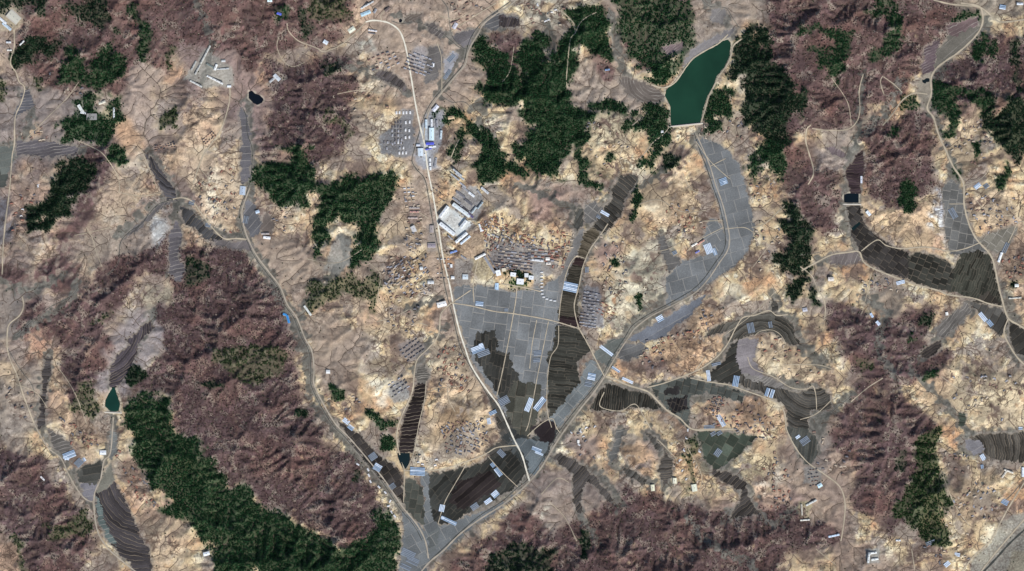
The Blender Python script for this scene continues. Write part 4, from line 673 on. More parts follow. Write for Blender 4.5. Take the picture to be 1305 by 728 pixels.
for nm, c, pts in LAKES:
    dd = dist_line(pts, 8, True); wdt = 2.6 if nm in ('reservoir', 'valley_reservoir') else 1.2
    if nm != 'field_pond': col = mix(col, con((196,186,168)), .8*(1-sm(dd+.8*n_sm, wdt*.5, wdt*1.3))*(1-lk))
rd = np.full((H, W), 99.); sd_ = rd.copy()
for k, wd, pts in ROADS: rd = np.minimum(rd, dist_line(spline(pts, 4), 5)/wd)
for k, wd, pts in STREAMS: sd_ = np.minimum(sd_, dist_line(spline(pts, 4), 5)/wd)
col = mix(col, con((160,148,130)), .5*(1-sm(rd+.3*n_sm, .5, 1.2))); col = mix(col, con((150,144,136)), .5*(1-sm(sd_+.5*n_sm, 1, 2.4)))
for pts, c, a in YARD[3:]:
    sl, m = pmask(pts, 1, .8); col[sl] = mix(col[sl], con(c)*(1+.04*n_fin[sl]+.05*Bb[sl])[..., None], .55*a*m)
col = np.clip(col*ALB, 10, 244); hills_lin = lin(col)*np.array((.985, 1.0, .965))
# ---------------- build terrain ----------------
def paddy_group():
    g = bpy.data.node_groups.new('paddy', 'ShaderNodeTree'); I = g.interface
    for nm, t in (('Ang', 'NodeSocketFloat'), ('Sp', 'NodeSocketFloat'), ('Cs', 'NodeSocketFloat'), ('Line', 'NodeSocketFloat'), ('Cross', 'NodeSocketFloat'), ('Tone', 'NodeSocketFloat'), ('ArcX', 'NodeSocketFloat'), ('ArcY', 'NodeSocketFloat'), ('Arc', 'NodeSocketFloat'), ('Seed', 'NodeSocketFloat'), ('Wob', 'NodeSocketFloat'), ('Shade', 'NodeSocketFloat')): I.new_socket(nm, in_out='INPUT', socket_type=t)
    for nm in ('Base', 'Bund'): I.new_socket(nm, in_out='INPUT', socket_type='NodeSocketColor')
    I.new_socket('Color', in_out='OUTPUT', socket_type='NodeSocketColor'); n = g.nodes; l = g.links; gi = n.new('NodeGroupInput'); go = n.new('NodeGroupOutput')
    def M(op, a, b=None, c=None):
        x = n.new('ShaderNodeMath'); x.operation = op
        for i, v in enumerate((a, b, c)):
            if v is None: continue
            if isinstance(v, (int, float)): x.inputs[i].default_value = v
            else: l.new(v, x.inputs[i])
        return x.outputs[0]
    i = gi.outputs; geo = n.new('ShaderNodeNewGeometry'); sx = n.new('ShaderNodeSeparateXYZ'); l.new(geo.outputs['Position'], sx.inputs[0]); px = M('DIVIDE', sx.outputs[0], 4.0); py = M('DIVIDE', sx.outputs[1], -4.0)
    def noise(scale, det=2):
        q = n.new('ShaderNodeTexNoise'); q.inputs['Scale'].default_value = scale; q.inputs['Detail'].default_value = det; l.new(geo.outputs['Position'], q.inputs['Vector']); return q.outputs['Fac']
    wb = M('MULTIPLY', M('SUBTRACT', noise(.012), .5), i['Wob']); wb2 = M('MULTIPLY', M('SUBTRACT', noise(.05), .5), M('MULTIPLY', i['Wob'], .22)); wb = M('ADD', wb, wb2)
    u0 = M('ADD', M('MULTIPLY', px, M('COSINE', i['Ang'])), M('MULTIPLY', py, M('SINE', i['Ang']))); v0 = M('SUBTRACT', M('MULTIPLY', py, M('COSINE', i['Ang'])), M('MULTIPLY', px, M('SINE', i['Ang'])))
    ax = M('SUBTRACT', px, i['ArcX']); ay = M('SUBTRACT', py, i['ArcY']); ur = M('SQRT', M('ADD', M('MULTIPLY', ax, ax), M('MULTIPLY', ay, ay))); vr = M('MULTIPLY', M('ARCTAN2', ay, ax), 30.0)
    def lerp(a, b, t): return M('ADD', M('MULTIPLY', a, M('SUBTRACT', 1.0, t)), M('MULTIPLY', b, t))
    u = M('DIVIDE', M('ADD', lerp(u0, ur, i['Arc']), wb), i['Sp']); v = M('ADD', lerp(v0, vr, i['Arc']), M('MULTIPLY', wb, .6))
    def wn(a, b):
        q = n.new('ShaderNodeTexWhiteNoise'); q.noise_dimensions = '2D'; c = n.new('ShaderNodeCombineXYZ'); l.new(a, c.inputs[0]); l.new(b, c.inputs[1]); l.new(c.outputs[0], q.inputs['Vector']); return q.outputs['Value']
    cu = M('FLOOR', u); f = M('FRACT', u); dl = M('MULTIPLY', M('MINIMUM', f, M('SUBTRACT', 1.0, f)), i['Sp']); hv = wn(cu, i['Seed']); vv = M('ADD', M('DIVIDE', v, i['Cs']), M('MULTIPLY', hv, 3.0)); cv = M('FLOOR', vv); fv = M('FRACT', vv); dv = M('MULTIPLY', M('MINIMUM', fv, M('SUBTRACT', 1.0, fv)), i['Cs'])
    tone = M('SUBTRACT', wn(M('ADD', cu, i['Seed']), cv), .5)
    def ss(x, a, b, lo=1.0, hi=0.0):
        q = n.new('ShaderNodeMapRange'); q.inputs['From Min'].default_value = a; q.inputs['From Max'].default_value = b; q.inputs['To Min'].default_value = lo; q.inputs['To Max'].default_value = hi; l.new(x, q.inputs['Value']); return q.outputs[0]
    L1 = M('MULTIPLY', M('MULTIPLY', ss(dl, .15, .5), i['Line']), ss(noise(.02), .40, .60, .15, 1.0)); L2 = M('MULTIPLY', ss(dv, .22, .6), i['Cross']); Lt = M('MAXIMUM', L1, L2)
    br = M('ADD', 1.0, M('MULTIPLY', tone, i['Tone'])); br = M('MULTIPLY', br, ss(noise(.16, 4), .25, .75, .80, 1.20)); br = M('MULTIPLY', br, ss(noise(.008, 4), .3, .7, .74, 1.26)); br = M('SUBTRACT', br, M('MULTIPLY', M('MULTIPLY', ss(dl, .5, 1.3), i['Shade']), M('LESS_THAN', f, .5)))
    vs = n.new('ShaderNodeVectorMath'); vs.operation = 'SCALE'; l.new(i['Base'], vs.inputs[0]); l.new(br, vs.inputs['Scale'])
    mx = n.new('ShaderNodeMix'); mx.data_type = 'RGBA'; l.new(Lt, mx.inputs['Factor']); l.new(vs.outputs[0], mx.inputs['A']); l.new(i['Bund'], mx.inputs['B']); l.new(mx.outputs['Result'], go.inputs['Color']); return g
PG = paddy_group()
def paddy_mat(k, c, ang, sp, st, cs, arc):
    m = bpy.data.materials.new('paddy_soil'); m.use_nodes = True; n = m.node_tree.nodes; b = n['Principled BSDF']; b.inputs['Roughness'].default_value = .95; b.inputs['Specular IOR Level'].default_value = .08
    q = n.new('ShaderNodeGroup'); q.node_tree = PG; dark = sum(c)/3 < 100; rgb = lambda t: tuple(lin(t))+(1,)
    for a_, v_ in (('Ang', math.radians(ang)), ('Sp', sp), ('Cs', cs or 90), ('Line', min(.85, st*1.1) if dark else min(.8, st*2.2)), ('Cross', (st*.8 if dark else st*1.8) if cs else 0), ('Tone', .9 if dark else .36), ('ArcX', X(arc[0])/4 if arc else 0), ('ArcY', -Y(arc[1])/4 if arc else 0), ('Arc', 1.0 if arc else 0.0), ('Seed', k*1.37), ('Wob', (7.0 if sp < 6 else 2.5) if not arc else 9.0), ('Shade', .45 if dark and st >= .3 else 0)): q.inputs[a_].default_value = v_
    q.inputs['Base'].default_value = rgb([v*PADK*w_ for v, w_ in zip(c, (1.0, 1.0, .99))]); q.inputs['Bund'].default_value = rgb((142,130,114) if dark else (176,170,160)); m.node_tree.links.new(q.outputs[0], b.inputs['Base Color']); return m

VX = X(GX); VY = Y(GY); V = np.stack([VX, VY, Z], -1).reshape(-1, 3); CL = hills_lin.reshape(-1, 3)
idx = np.arange(H*W).reshape(H, W); q = np.stack([idx[1:, :-1], idx[1:, 1:], idx[:-1, 1:], idx[:-1, :-1]], -1)
fq = fid[:-1, :-1]

ground = mat('soil', attr=True, noise=.06, nscale=.16, spec=.05, rough=.95)
def soil_detail(m):
    n = m.node_tree.nodes; l = m.node_tree.links; b = n['Principled BSDF']; src = b.inputs['Base Color'].links[0].from_socket; geo = n.new('ShaderNodeNewGeometry')
    a = n.new('ShaderNodeAttribute'); a.attribute_name = 'Detail'; sp = n.new('ShaderNodeSeparateColor'); l.new(a.outputs['Color'], sp.inputs[0])
    def M(op, x, y=None):
        q = n.new('ShaderNodeMath'); q.operation = op
        for i, v in enumerate((x, y)):
            if v is None: continue
            if isinstance(v, (int, float)): q.inputs[i].default_value = v
            else: l.new(v, q.inputs[i])
        return q.outputs[0]
    def ss(x, a_, b_, lo, hi):
        q = n.new('ShaderNodeMapRange'); q.inputs['From Min'].default_value = a_; q.inputs['From Max'].default_value = b_; q.inputs['To Min'].default_value = lo; q.inputs['To Max'].default_value = hi; l.new(x, q.inputs['Value']); return q.outputs[0]
    def noise(scale, det=3, vec=None, col=False):
        q = n.new('ShaderNodeTexNoise'); q.inputs['Scale'].default_value = scale; q.inputs['Detail'].default_value = det; l.new(vec or geo.outputs['Position'], q.inputs['Vector']); return q.outputs['Color' if col else 'Fac']
    vm = n.new('ShaderNodeVectorMath'); vm.operation = 'MULTIPLY_ADD'; l.new(noise(.02, 4, col=True), vm.inputs[0]); vm.inputs[1].default_value = (60, 60, 0); l.new(geo.outputs['Position'], vm.inputs[2])
    fl = n.new('ShaderNodeVectorMath'); fl.operation = 'MULTIPLY'; l.new(vm.outputs[0], fl.inputs[0]); fl.inputs[1].default_value = (1, 1.35, 0)
    def tone(size, amp):
        q = n.new('ShaderNodeTexVoronoi'); q.inputs['Scale'].default_value = 1/size; l.new(fl.outputs[0], q.inputs['Vector']); c = n.new('ShaderNodeSeparateColor'); l.new(q.outputs['Color'], c.inputs[0]); return M('ADD', 1.0, M('MULTIPLY', M('SUBTRACT', c.outputs[0], .5), M('MULTIPLY', sp.outputs[0], amp)))
    def cells(size, wid):
        q = n.new('ShaderNodeTexVoronoi'); q.feature = 'DISTANCE_TO_EDGE'; q.inputs['Scale'].default_value = 1/size; l.new(fl.outputs[0], q.inputs['Vector']); return ss(M('MULTIPLY', q.outputs['Distance'], size), wid*.5, wid*1.6, 1, 0)
    c1 = M('MULTIPLY', cells(85, 2.6), ss(noise(.006, 2), .44, .50, 0, 1)); c2 = M('MULTIPLY', cells(38, 2.2), ss(noise(.009, 2), .53, .57, 0, 1)); dk = M('MULTIPLY', M('MAXIMUM', c1, c2), sp.outputs[0])
    rg = M('ABSOLUTE', M('SUBTRACT', noise(.011, 3), .5)); gl = M('MULTIPLY', ss(rg, .004, .013, 1, 0), M('MULTIPLY', ss(noise(.004, 2), .47, .55, 0, 1), sp.outputs[0])); dk = M('MAXIMUM', M('MULTIPLY', dk, .72), M('MULTIPLY', gl, .85))
    sx = n.new('ShaderNodeSeparateXYZ'); l.new(geo.outputs['Position'], sx.inputs[0]); fr = M('FRACT', M('ADD', M('DIVIDE', sx.outputs[2], 3.2), M('MULTIPLY', noise(.03, 2), 1.2))); ct = M('MULTIPLY', ss(M('ABSOLUTE', M('SUBTRACT', fr, .5)), .05, .16, 1, 0), M('MULTIPLY', sp.outputs[1], ss(noise(.007, 2), .44, .56, 0, .7))); dk = M('MAXIMUM', dk, ct)  # terrace riser lines, with the small shadows of steep banks painted into the colour
    mx = n.new('ShaderNodeMix'); mx.data_type = 'RGBA'; l.new(dk, mx.inputs['Factor']); l.new(src, mx.inputs['A']); mx.inputs['B'].default_value = tuple(lin((84,68,60)))+(1,)
    sc_ = n.new('ShaderNodeVectorMath'); sc_.operation = 'SCALE'; l.new(mx.outputs['Result'], sc_.inputs[0]); l.new(M('MULTIPLY', M('MULTIPLY', tone(85, .22), tone(38, .16)), ss(noise(.09, 6), .3, .7, .88, 1.12)), sc_.inputs['Scale']); l.new(sc_.outputs[0], b.inputs['Base Color'])
soil_detail(ground)
gzz = np.hypot(*np.gradient(Zs))/3.2
DT = np.stack([rough, np.clip((.5*rough+.35*purm)*sm(gzz, .03, .10)*(1-sm(gzz, .5, .9)), 0, 1), np.zeros((H, W))], -1).reshape(-1, 3)
def sub(name, F, m=None):
    u, inv = np.unique(F, return_inverse=True)
    o = mesh_np(name, V[u], inv.reshape(F.shape), m or ground, cols=CL[u], smooth=True); tag(o, kind='structure')
    a = o.data.color_attributes.new('Detail', 'FLOAT_COLOR', 'POINT'); a.data.foreach_set('color', np.hstack([DT[u], np.ones((len(u), 1))]).astype(np.float32).ravel()); return o
sub('hills', q[fq == 0])
for k in range(1, len(PAD)+1):
    F = q[fq == k]
    if len(F): sub('paddy_field', F, paddy_mat(k, *PAD[k-1][1:]))
def far_mat():
    m = mat('far_soil', (165,148,128), noise=.2, nscale=.02); n = m.node_tree.nodes; l = m.node_tree.links; b = n['Principled BSDF']; src = b.inputs['Base Color'].links[0].from_socket; geo = n.new('ShaderNodeNewGeometry')
    for sc_, a_, b_, c_ in ((.006, .45, .70, (196,178,146)), (.0012, .46, .60, (112,92,88)), (.0017, .60, .66, (44,62,44))):
        q = n.new('ShaderNodeTexNoise'); q.inputs['Scale'].default_value = sc_; q.inputs['Detail'].default_value = 8; l.new(geo.outputs['Position'], q.inputs['Vector']); r = n.new('ShaderNodeMapRange'); r.inputs['From Min'].default_value = a_; r.inputs['From Max'].default_value = b_; l.new(q.outputs['Fac'], r.inputs['Value'])
        x = n.new('ShaderNodeMix'); x.data_type = 'RGBA'; l.new(r.outputs[0], x.inputs['Factor']); l.new(src, x.inputs['A']); x.inputs['B'].default_value = tuple(lin(c_))+(1,); src = x.outputs['Result']
    l.new(src, b.inputs['Base Color']); return m
E = np.concatenate([idx[0, :], idx[1:, -1], idx[-1, -2::-1], idx[-2:0:-1, 0]]); n = len(E)
out = V[E].copy(); out[:, :2] *= 8.0; out[:, 2] = 18
rim = np.vstack([V[E], out]); a = np.arange(n); b = (a+1) % n
mesh_np('ground', rim, np.stack([a, b, b+n, a+n], -1), far_mat())['kind'] = 'structure'
# ---------------- water ----------------
def poly_mesh(name, pts3, m):
    me = bpy.data.meshes.new(name); me.from_pydata([tuple(p) for p in pts3], [], [tuple(range(len(pts3)))]); me.update(); me.materials.append(m)
    o = bpy.data.objects.new(name, me); C.objects.link(o); return o
for nm, c, pts in LAKES:
    P = spline(list(pts)+[pts[0]], 2.5)[:-1] if nm not in ('rectangular_pond', 'reservoir', 'dammed_pond') else np.array(pts, float)
    o = poly_mesh(nm, [(X(x), Y(y), LVL[nm]+.1) for x, y in P[::-1]], mat(nm+'_water', c, rough=.12, noise=.28, nscale=.006, spec=.35)); o['kind'] = 'structure'
def ribbon(name, pts, wd, m, lift=.5, cat=None):
    P = spline(pts, 1.6); T = np.gradient(P, axis=0); T /= np.linalg.norm(T, axis=1)[:, None]+1e-9; Nn = np.stack([-T[:, 1], T[:, 0]], -1)
    w_ = wd*(1+.18*np.sin(np.arange(len(P))*.7+len(P))+.1*np.sin(np.arange(len(P))*2.3))[:, None]/2
    L = [P+Nn*w_*s for s in (-1, 0, 1)]; VV = []
    for Q in L:
        VV.append(np.stack([X(Q[:, 0]), Y(Q[:, 1]), np.maximum(samp(Z, Q[:, 0], Q[:, 1]), samp(Z, P[:, 0], P[:, 1])-.5)+lift], -1))
    VV = np.stack(VV, 1).reshape(-1, 3); n = len(P); i = np.arange(n-1)[:, None]*3
    F = np.concatenate([np.hstack([i, i+1, i+4, i+3]), np.hstack([i+1, i+2, i+5, i+4])])[:, ::1]
    o = mesh_np(name, VV, F, m, smooth=True); o['kind'] = 'structure'; return o
rm = {'main_road': mat('pale_concrete', (226,221,204), noise=.14, nscale=.03), 'x': mat('dirt', (184,172,150), noise=.16, nscale=.02), 'g': mat('gravel', (172,162,146), noise=.16, nscale=.02)}
sw = mat('stream_water', (66,68,64), rough=.5, noise=.3, nscale=.02)
for i, (k, wd, pts) in enumerate(STREAMS): ribbon(k, pts, wd, sw, .35)
for i, (k, wd, pts) in enumerate(ROADS): ribbon(k, pts, wd, rm['main_road'] if k == 'main_road' else (rm['g'] if k in ('valley_road', 'diagonal_road', 'stream_road', 'river_road', 'hamlet_road') else rm['x']), .7+.1*(i % 9))
# ---------------- gullies cut by the run-off, traced down the drainage of the terrain ----------------
h2_, w2_ = ac2.shape; chan = (ac2.ravel() > 9) & (down(yardM, 2).ravel() < .3) & ~b2.ravel() & (blur2(ac2*0+down(N(170, 20, 80), 2), 1).ravel() > -.9); rcv = np.array(rc2); don = np.zeros(h2_*w2_, int); ci = np.nonzero(chan)[0]; np.add.at(don, rcv[ci], 1)
seen = np.zeros(h2_*w2_, bool); GV, GF, gn = [], [], 0; accf = ac2.ravel()
for i0 in ci[(don[ci] == 0)]:
    i = int(i0); path = [i]
    while chan[i] and not seen[i]:
        seen[i] = True; j = int(rcv[i])
        if j == i: break
        path.append(j); i = j
    if len(path) < 4: continue
    P = np.array([(X0+2*(k % w2_)+.5, Y0+2*(k//w2_)+.5) for k in path], float); A_ = accf[path]
    for _ in range(2): P[1:-1] = .25*P[:-2]+.5*P[1:-1]+.25*P[2:]
    T = np.gradient(P, axis=0); T /= np.linalg.norm(T, axis=1)[:, None]+1e-9; Nn = np.stack([-T[:, 1], T[:, 0]], -1); wd = np.clip(.28+.05*np.sqrt(np.minimum.accumulate(A_[::-1])[::-1]), .3, .8)[:, None]; wd[0] = .05
    for s_ in (-1, 0, 1): 
        Q = P+Nn*wd*.5*s_; GV.append(np.stack([X(Q[:, 0]), Y(Q[:, 1]), np.maximum(samp(Z, Q[:, 0], Q[:, 1]), samp(Z, P[:, 0], P[:, 1])-.4)+.35], -1))
    n = len(P); k = np.arange(n-1)[:, None]+gn; GF += [np.hstack([k, k+n, k+n+1, k+1]), np.hstack([k+n, k+2*n, k+2*n+1, k+n+1])]; gn += 3*n
o = mesh_np('gullies', np.vstack(GV), np.vstack(GF), mat('gully_soil', (92,80,70), noise=.35, nscale=.01), smooth=True); o['kind'] = 'structure'
# ---------------- trees ----------------
def crowns(cx, cy, rad, hgt, base, sides=5, cols=None, name='pine_forest', m=None, top=.12):
    n = len(cx); z0 = samp(Z, cx, cy)+base; ang = rng.random(n)*6.283; x = X(cx); y = Y(cy)
    ring = np.arange(sides)*2*math.pi/sides; A = ang[:, None]+ring[None]
    r1 = rad[:, None]*(.75+.5*rng.random((n, sides))); r2 = rad[:, None]*.62*(.7+.6*rng.random((n, sides)))
    v1 = np.stack([x[:, None]+r1*np.cos(A), y[:, None]+r1*np.sin(A), z0[:, None]+hgt[:, None]*(.25+.1*rng.random((n, sides)))], -1)
    A2 = A+.4; v2 = np.stack([x[:, None]+r2*np.cos(A2), y[:, None]+r2*np.sin(A2), z0[:, None]+hgt[:, None]*(.62+.14*rng.random((n, sides)))], -1)
    v0 = np.stack([x, y, z0], -1)[:, None]; v3 = np.stack([x+rad*.2*(rng.random(n)-.5), y+rad*.2*(rng.random(n)-.5), z0+hgt], -1)[:, None]
    VV = np.concatenate([v0, v1, v2, v3], 1); per = 2+2*sides; F = []
    for i in range(sides):
        j = (i+1) % sides; a, b, c, d = 1+i, 1+j, 1+sides+i, 1+sides+j
        F += [(0, b, a), (a, b, d), (a, d, c), (c, d, per-1)]
    F = (np.array(F)[None]+np.arange(n)[:, None, None]*per).reshape(-1, 3)
    return mesh_np(name, VV.reshape(-1, 3), F, m, cols=np.repeat(cols, per, 0))
leaf = mat('needles', attr=True, noise=.15, nscale=.2, spec=.05, rough=.95); twig = mat('twigs', attr=True, noise=.12, nscale=.2, spec=.03, rough=.95)
gapn = N(130, 4, 14, .8); gap2 = N(131, 2, 5, .5); pathd = (rd-.5)*1.2
for k, wd, pts in ROADS: pass
blockM = np.maximum(flat, lk)
def pts_in(m, sp, thr, seed, x0=None):
    ys, xs = np.nonzero(m > .3)
    if not len(ys): return np.zeros(0), np.zeros(0)
    a, b, c, d = xs.min()+X0, xs.max()+X0, ys.min()+Y0, ys.max()+Y0
    r = np.random.default_rng(seed); gx_, gy_ = np.meshgrid(np.arange(a, b+1, sp), np.arange(c, d+1, sp)); px = (gx_+(r.random(gx_.shape)-.5)*sp*.95).ravel(); py = (gy_+(r.random(gx_.shape)-.5)*sp*.95).ravel()
    k = (samp(m, px, py) > .12+.76*r.random(len(px))) & (samp(pathd, px, py) > .7) & (samp(blockM, px, py) < .3) & thr(px, py, r)
    return px[k], py[k]
used = np.zeros((H, W))
for i, (pts, d, c, lab) in enumerate(FOR):
    m = np.zeros((H, W)); m[forM[i][0]] = forM[i][1]; m = np.maximum(m, .62*blur2(m, 4.5)); cut = {True: -9}.get(d >= 1, (1.05-2.6*d) if d < .75 else -.75-(d-.75)*4.2)
    px, py = pts_in(m, 1.5, lambda x, y, r: (samp(gapn, x, y)+.75*samp(gap2, x, y)+.45*samp(n_mid, x, y)) > cut+.28, 300+i)
    if len(px) < 3: continue
    kk = rng.random(len(px)) < .9; px, py = px[kk], py[kk]; n = len(px); t = samp(gapn, px, py)*.10+rng.normal(0, .28, n)+samp(n_hue2, px, py)*.12; base = lin(c)*1.0
    cc = base[None]*np.exp(t)[:, None]; ye = np.clip(rng.normal(-.1, .35, n)+.3*samp(n_hue2, px, py), 0, 1)[:, None]; cc = cc*(1-.5*ye)+lin((52,66,38))[None]*.5*ye
    o = crowns(px, py, rng.uniform(2.5, 4.9, n), rng.uniform(5, 11, n), -.5, cols=cc, name='pine_forest' if n > 120 else 'grove', m=leaf); tag(o, lab, 'forest' if n > 120 else 'grove', kind='stuff')
    used = np.maximum(used, m)
for i, (pts, dark, scr, lab) in enumerate(PUR):
    if scr <= .05: continue
    m = mask(pts, 3, 1.5); m = np.maximum(m, .4*blur2(m, 5))*(1-used*.9); cut = 1.05-1.9*scr
    px, py = pts_in(m, 2.15, lambda x, y, r: (samp(gapn, x, y)*.5+.8*samp(n_hue2, x, y)+.5*r.standard_normal(len(x))) > cut, 700+i)
    n = len(px)
    if n < 3: continue
    a = lin((108,84,77))*(1-dark)+lin((84,67,70))*dark; b = lin((62,50,50)); s = (rng.random(n) < .30)[:, None]; pl = (rng.random(n) < .06)[:, None]
    cc = np.where(s, b, np.where(pl, lin((146,132,120)), a))*np.exp(rng.normal(0, .16, n))[:, None]; g = (rng.random(n) < .05)[:, None]; cc = np.where(g, lin((44,56,38)), cc)
    o = crowns(px, py, rng.uniform(2.2, 4.2, n), rng.uniform(3.0, 6.0, n), -.4, cols=cc, name='bare_woodland', m=twig); tag(o, lab, 'woodland', kind='stuff')
# scattered shrubs over the open hills
px, py = pts_in(np.ones((H, W)), 5.0, lambda x, y, r: (samp(gapn, x, y)+.5*r.standard_normal(len(x)) > 1.35) & (samp(used, x, y) < .2) & (samp(flat, x, y) < .1), 999)
n = len(px); cc = np.where((rng.random(n) < .35)[:, None], lin((40,52,36)), lin((104,88,78)))*np.exp(rng.normal(0, .2, n))[:, None]
o = crowns(px, py, rng.uniform(2.0, 4.2, n), rng.uniform(2.5, 5, n), -.3, cols=cc, name='shrubs', m=twig); tag(o, 'scattered low shrubs dotted over the open soil between the villages', 'shrubs', kind='stuff')
# ---------------- buildings ----------------
MB = {}
def bm_mat(c, rough=.75, noise=.10, ns=.25):
    k = (c, rough)
    if k not in MB: MB[k] = mat('paint_%d' % len(MB), c, rough=rough, noise=noise, nscale=ns, spec=.25)
    return MB[k]
def box_v(x0, x1, y0, y1, z0, z1): return [(x0,y0,z0),(x1,y0,z0),(x1,y1,z0),(x0,y1,z0),(x0,y0,z1),(x1,y0,z1),(x1,y1,z1),(x0,y1,z1)]
BF = [(0,3,2,1),(4,5,6,7),(0,1,5,4),(1,2,6,5),(2,3,7,6),(3,0,4,7)]
class Acc:
    def __init__(s): s.v = []; s.f = []; s.m = []
    def box(s, *a, m=0): n = len(s.v); s.v += box_v(*a); s.f += [tuple(i+n for i in f) for f in BF]; s.m += [m]*6
    def gable(s, x0, x1, y0, y1, z0, h, ov=.4, t=.35, m=0, zb=None):   # roof with its ridge along x, with thickness
        yc = (y0+y1)/2; n = len(s.v); pr = [(y0-ov, z0-.2), (yc, z0+h), (y1+ov, z0-.2), (y1+ov, z0-.2-t), (yc, z0+h-t), (y0-ov, z0-.2-t)]
        for x in (x0-ov, x1+ov): s.v += [(x, a, b) for a, b in pr]
        s.f += [(n+i, n+(i+1) % 6, n+6+(i+1) % 6, n+6+i) for i in range(6)]+[(n, n+5, n+4, n+1), (n+1, n+4, n+3, n+2), (n+6, n+7, n+10, n+11), (n+7, n+8, n+9, n+10)]; s.m += [m]*10
    def gwall(s, x0, x1, y0, y1, z0, z1, h, m=0):
        yc = (y0+y1)/2; n = len(s.v); pr = [(y0, z0), (y1, z0), (y1, z1), (yc, z1+h-.5), (y0, z1)]
        for x in (x0, x1): s.v += [(x, a, b) for a, b in pr]
        s.f += [(n+i, n+5+i, n+5+(i+1) % 5, n+(i+1) % 5) for i in range(5)]+[tuple(n+i for i in range(5)), tuple(n+9-i for i in range(5))]; s.m += [m]*7
    def obj(s, name, mats, parent=None, link=True):
        me = bpy.data.meshes.new(name); me.from_pydata(s.v, [], s.f)
        for q_ in mats: me.materials.append(q_)
        me.polygons.foreach_set('material_index', s.m); me.update()
        import bmesh; b = bmesh.new(); b.from_mesh(me); bmesh.ops.recalc_face_normals(b, faces=b.faces); b.to_mesh(me); b.free()
        o = bpy.data.objects.new(name, me)
        if link: C.objects.link(o)
        if parent: o.parent = parent
        return o
def empty(name, px, py, ang=0, dz=0, foot=3):
    o = bpy.data.objects.new(name, None); C.objects.link(o); t = math.radians(ang); z = max(float(samp(Z, px+a*math.cos(t), py-a*math.sin(t))) for a in (-foot*.5, 0, foot*.5))
    o.location = (X(px), Y(py), z+dz); o.rotation_euler = (0, 0, t); return o
WHT, GRY, DGR, BRN, BLU, LBL, CRM = (226,232,236), (150,152,158), (104,104,110), (140,112,102), (70,96,205), (176,206,226), (216,206,184)
def hall(px, py, l, w_, ang, h, roof, lab, name='factory_hall', cat='building', wall=(186,180,170), flatroof=False, group=None, bays=None):
    o = empty(name, px, py, ang, foot=l); L, Wd = l*S/2, w_*S/2; tag(o, lab, cat, group)
    a = Acc(); rh = .0 if flatroof else min(3.0, Wd*.35)
    if flatroof: a.box(-L, L, -Wd, Wd, -4, h)
    else: a.gwall(-L, L, -Wd, Wd, -4, h, rh)
    a.obj('wall', [bm_mat(wall)], o); r = Acc()
    if flatroof: r.box(-L-.3, L+.3, -Wd-.3, Wd+.3, h+.003, h+.5)
    else: r.gable(-L, L, -Wd, Wd, h, rh)
    r.obj('roof', [bm_mat(roof)], o)
    n = bays if bays is not None else int(l*S/22)
    if l >= 6:
        for i in range(n):
            x = -L+(i+.5)*2*L/n; b = Acc(); zt = h+.5 if flatroof else h+rh*.85; b.box(x-2.2, x+2.2, -1.2, 1.2, zt-.4, zt+1.5); b.obj('roof_vent', [bm_mat((120,120,124))], o)
        d = Acc(); d.box(-2, 2, -Wd-.35, -Wd-.003, -.5, min(3.6, h-1)); d.obj('door', [bm_mat((90,84,80))], o)
    return o
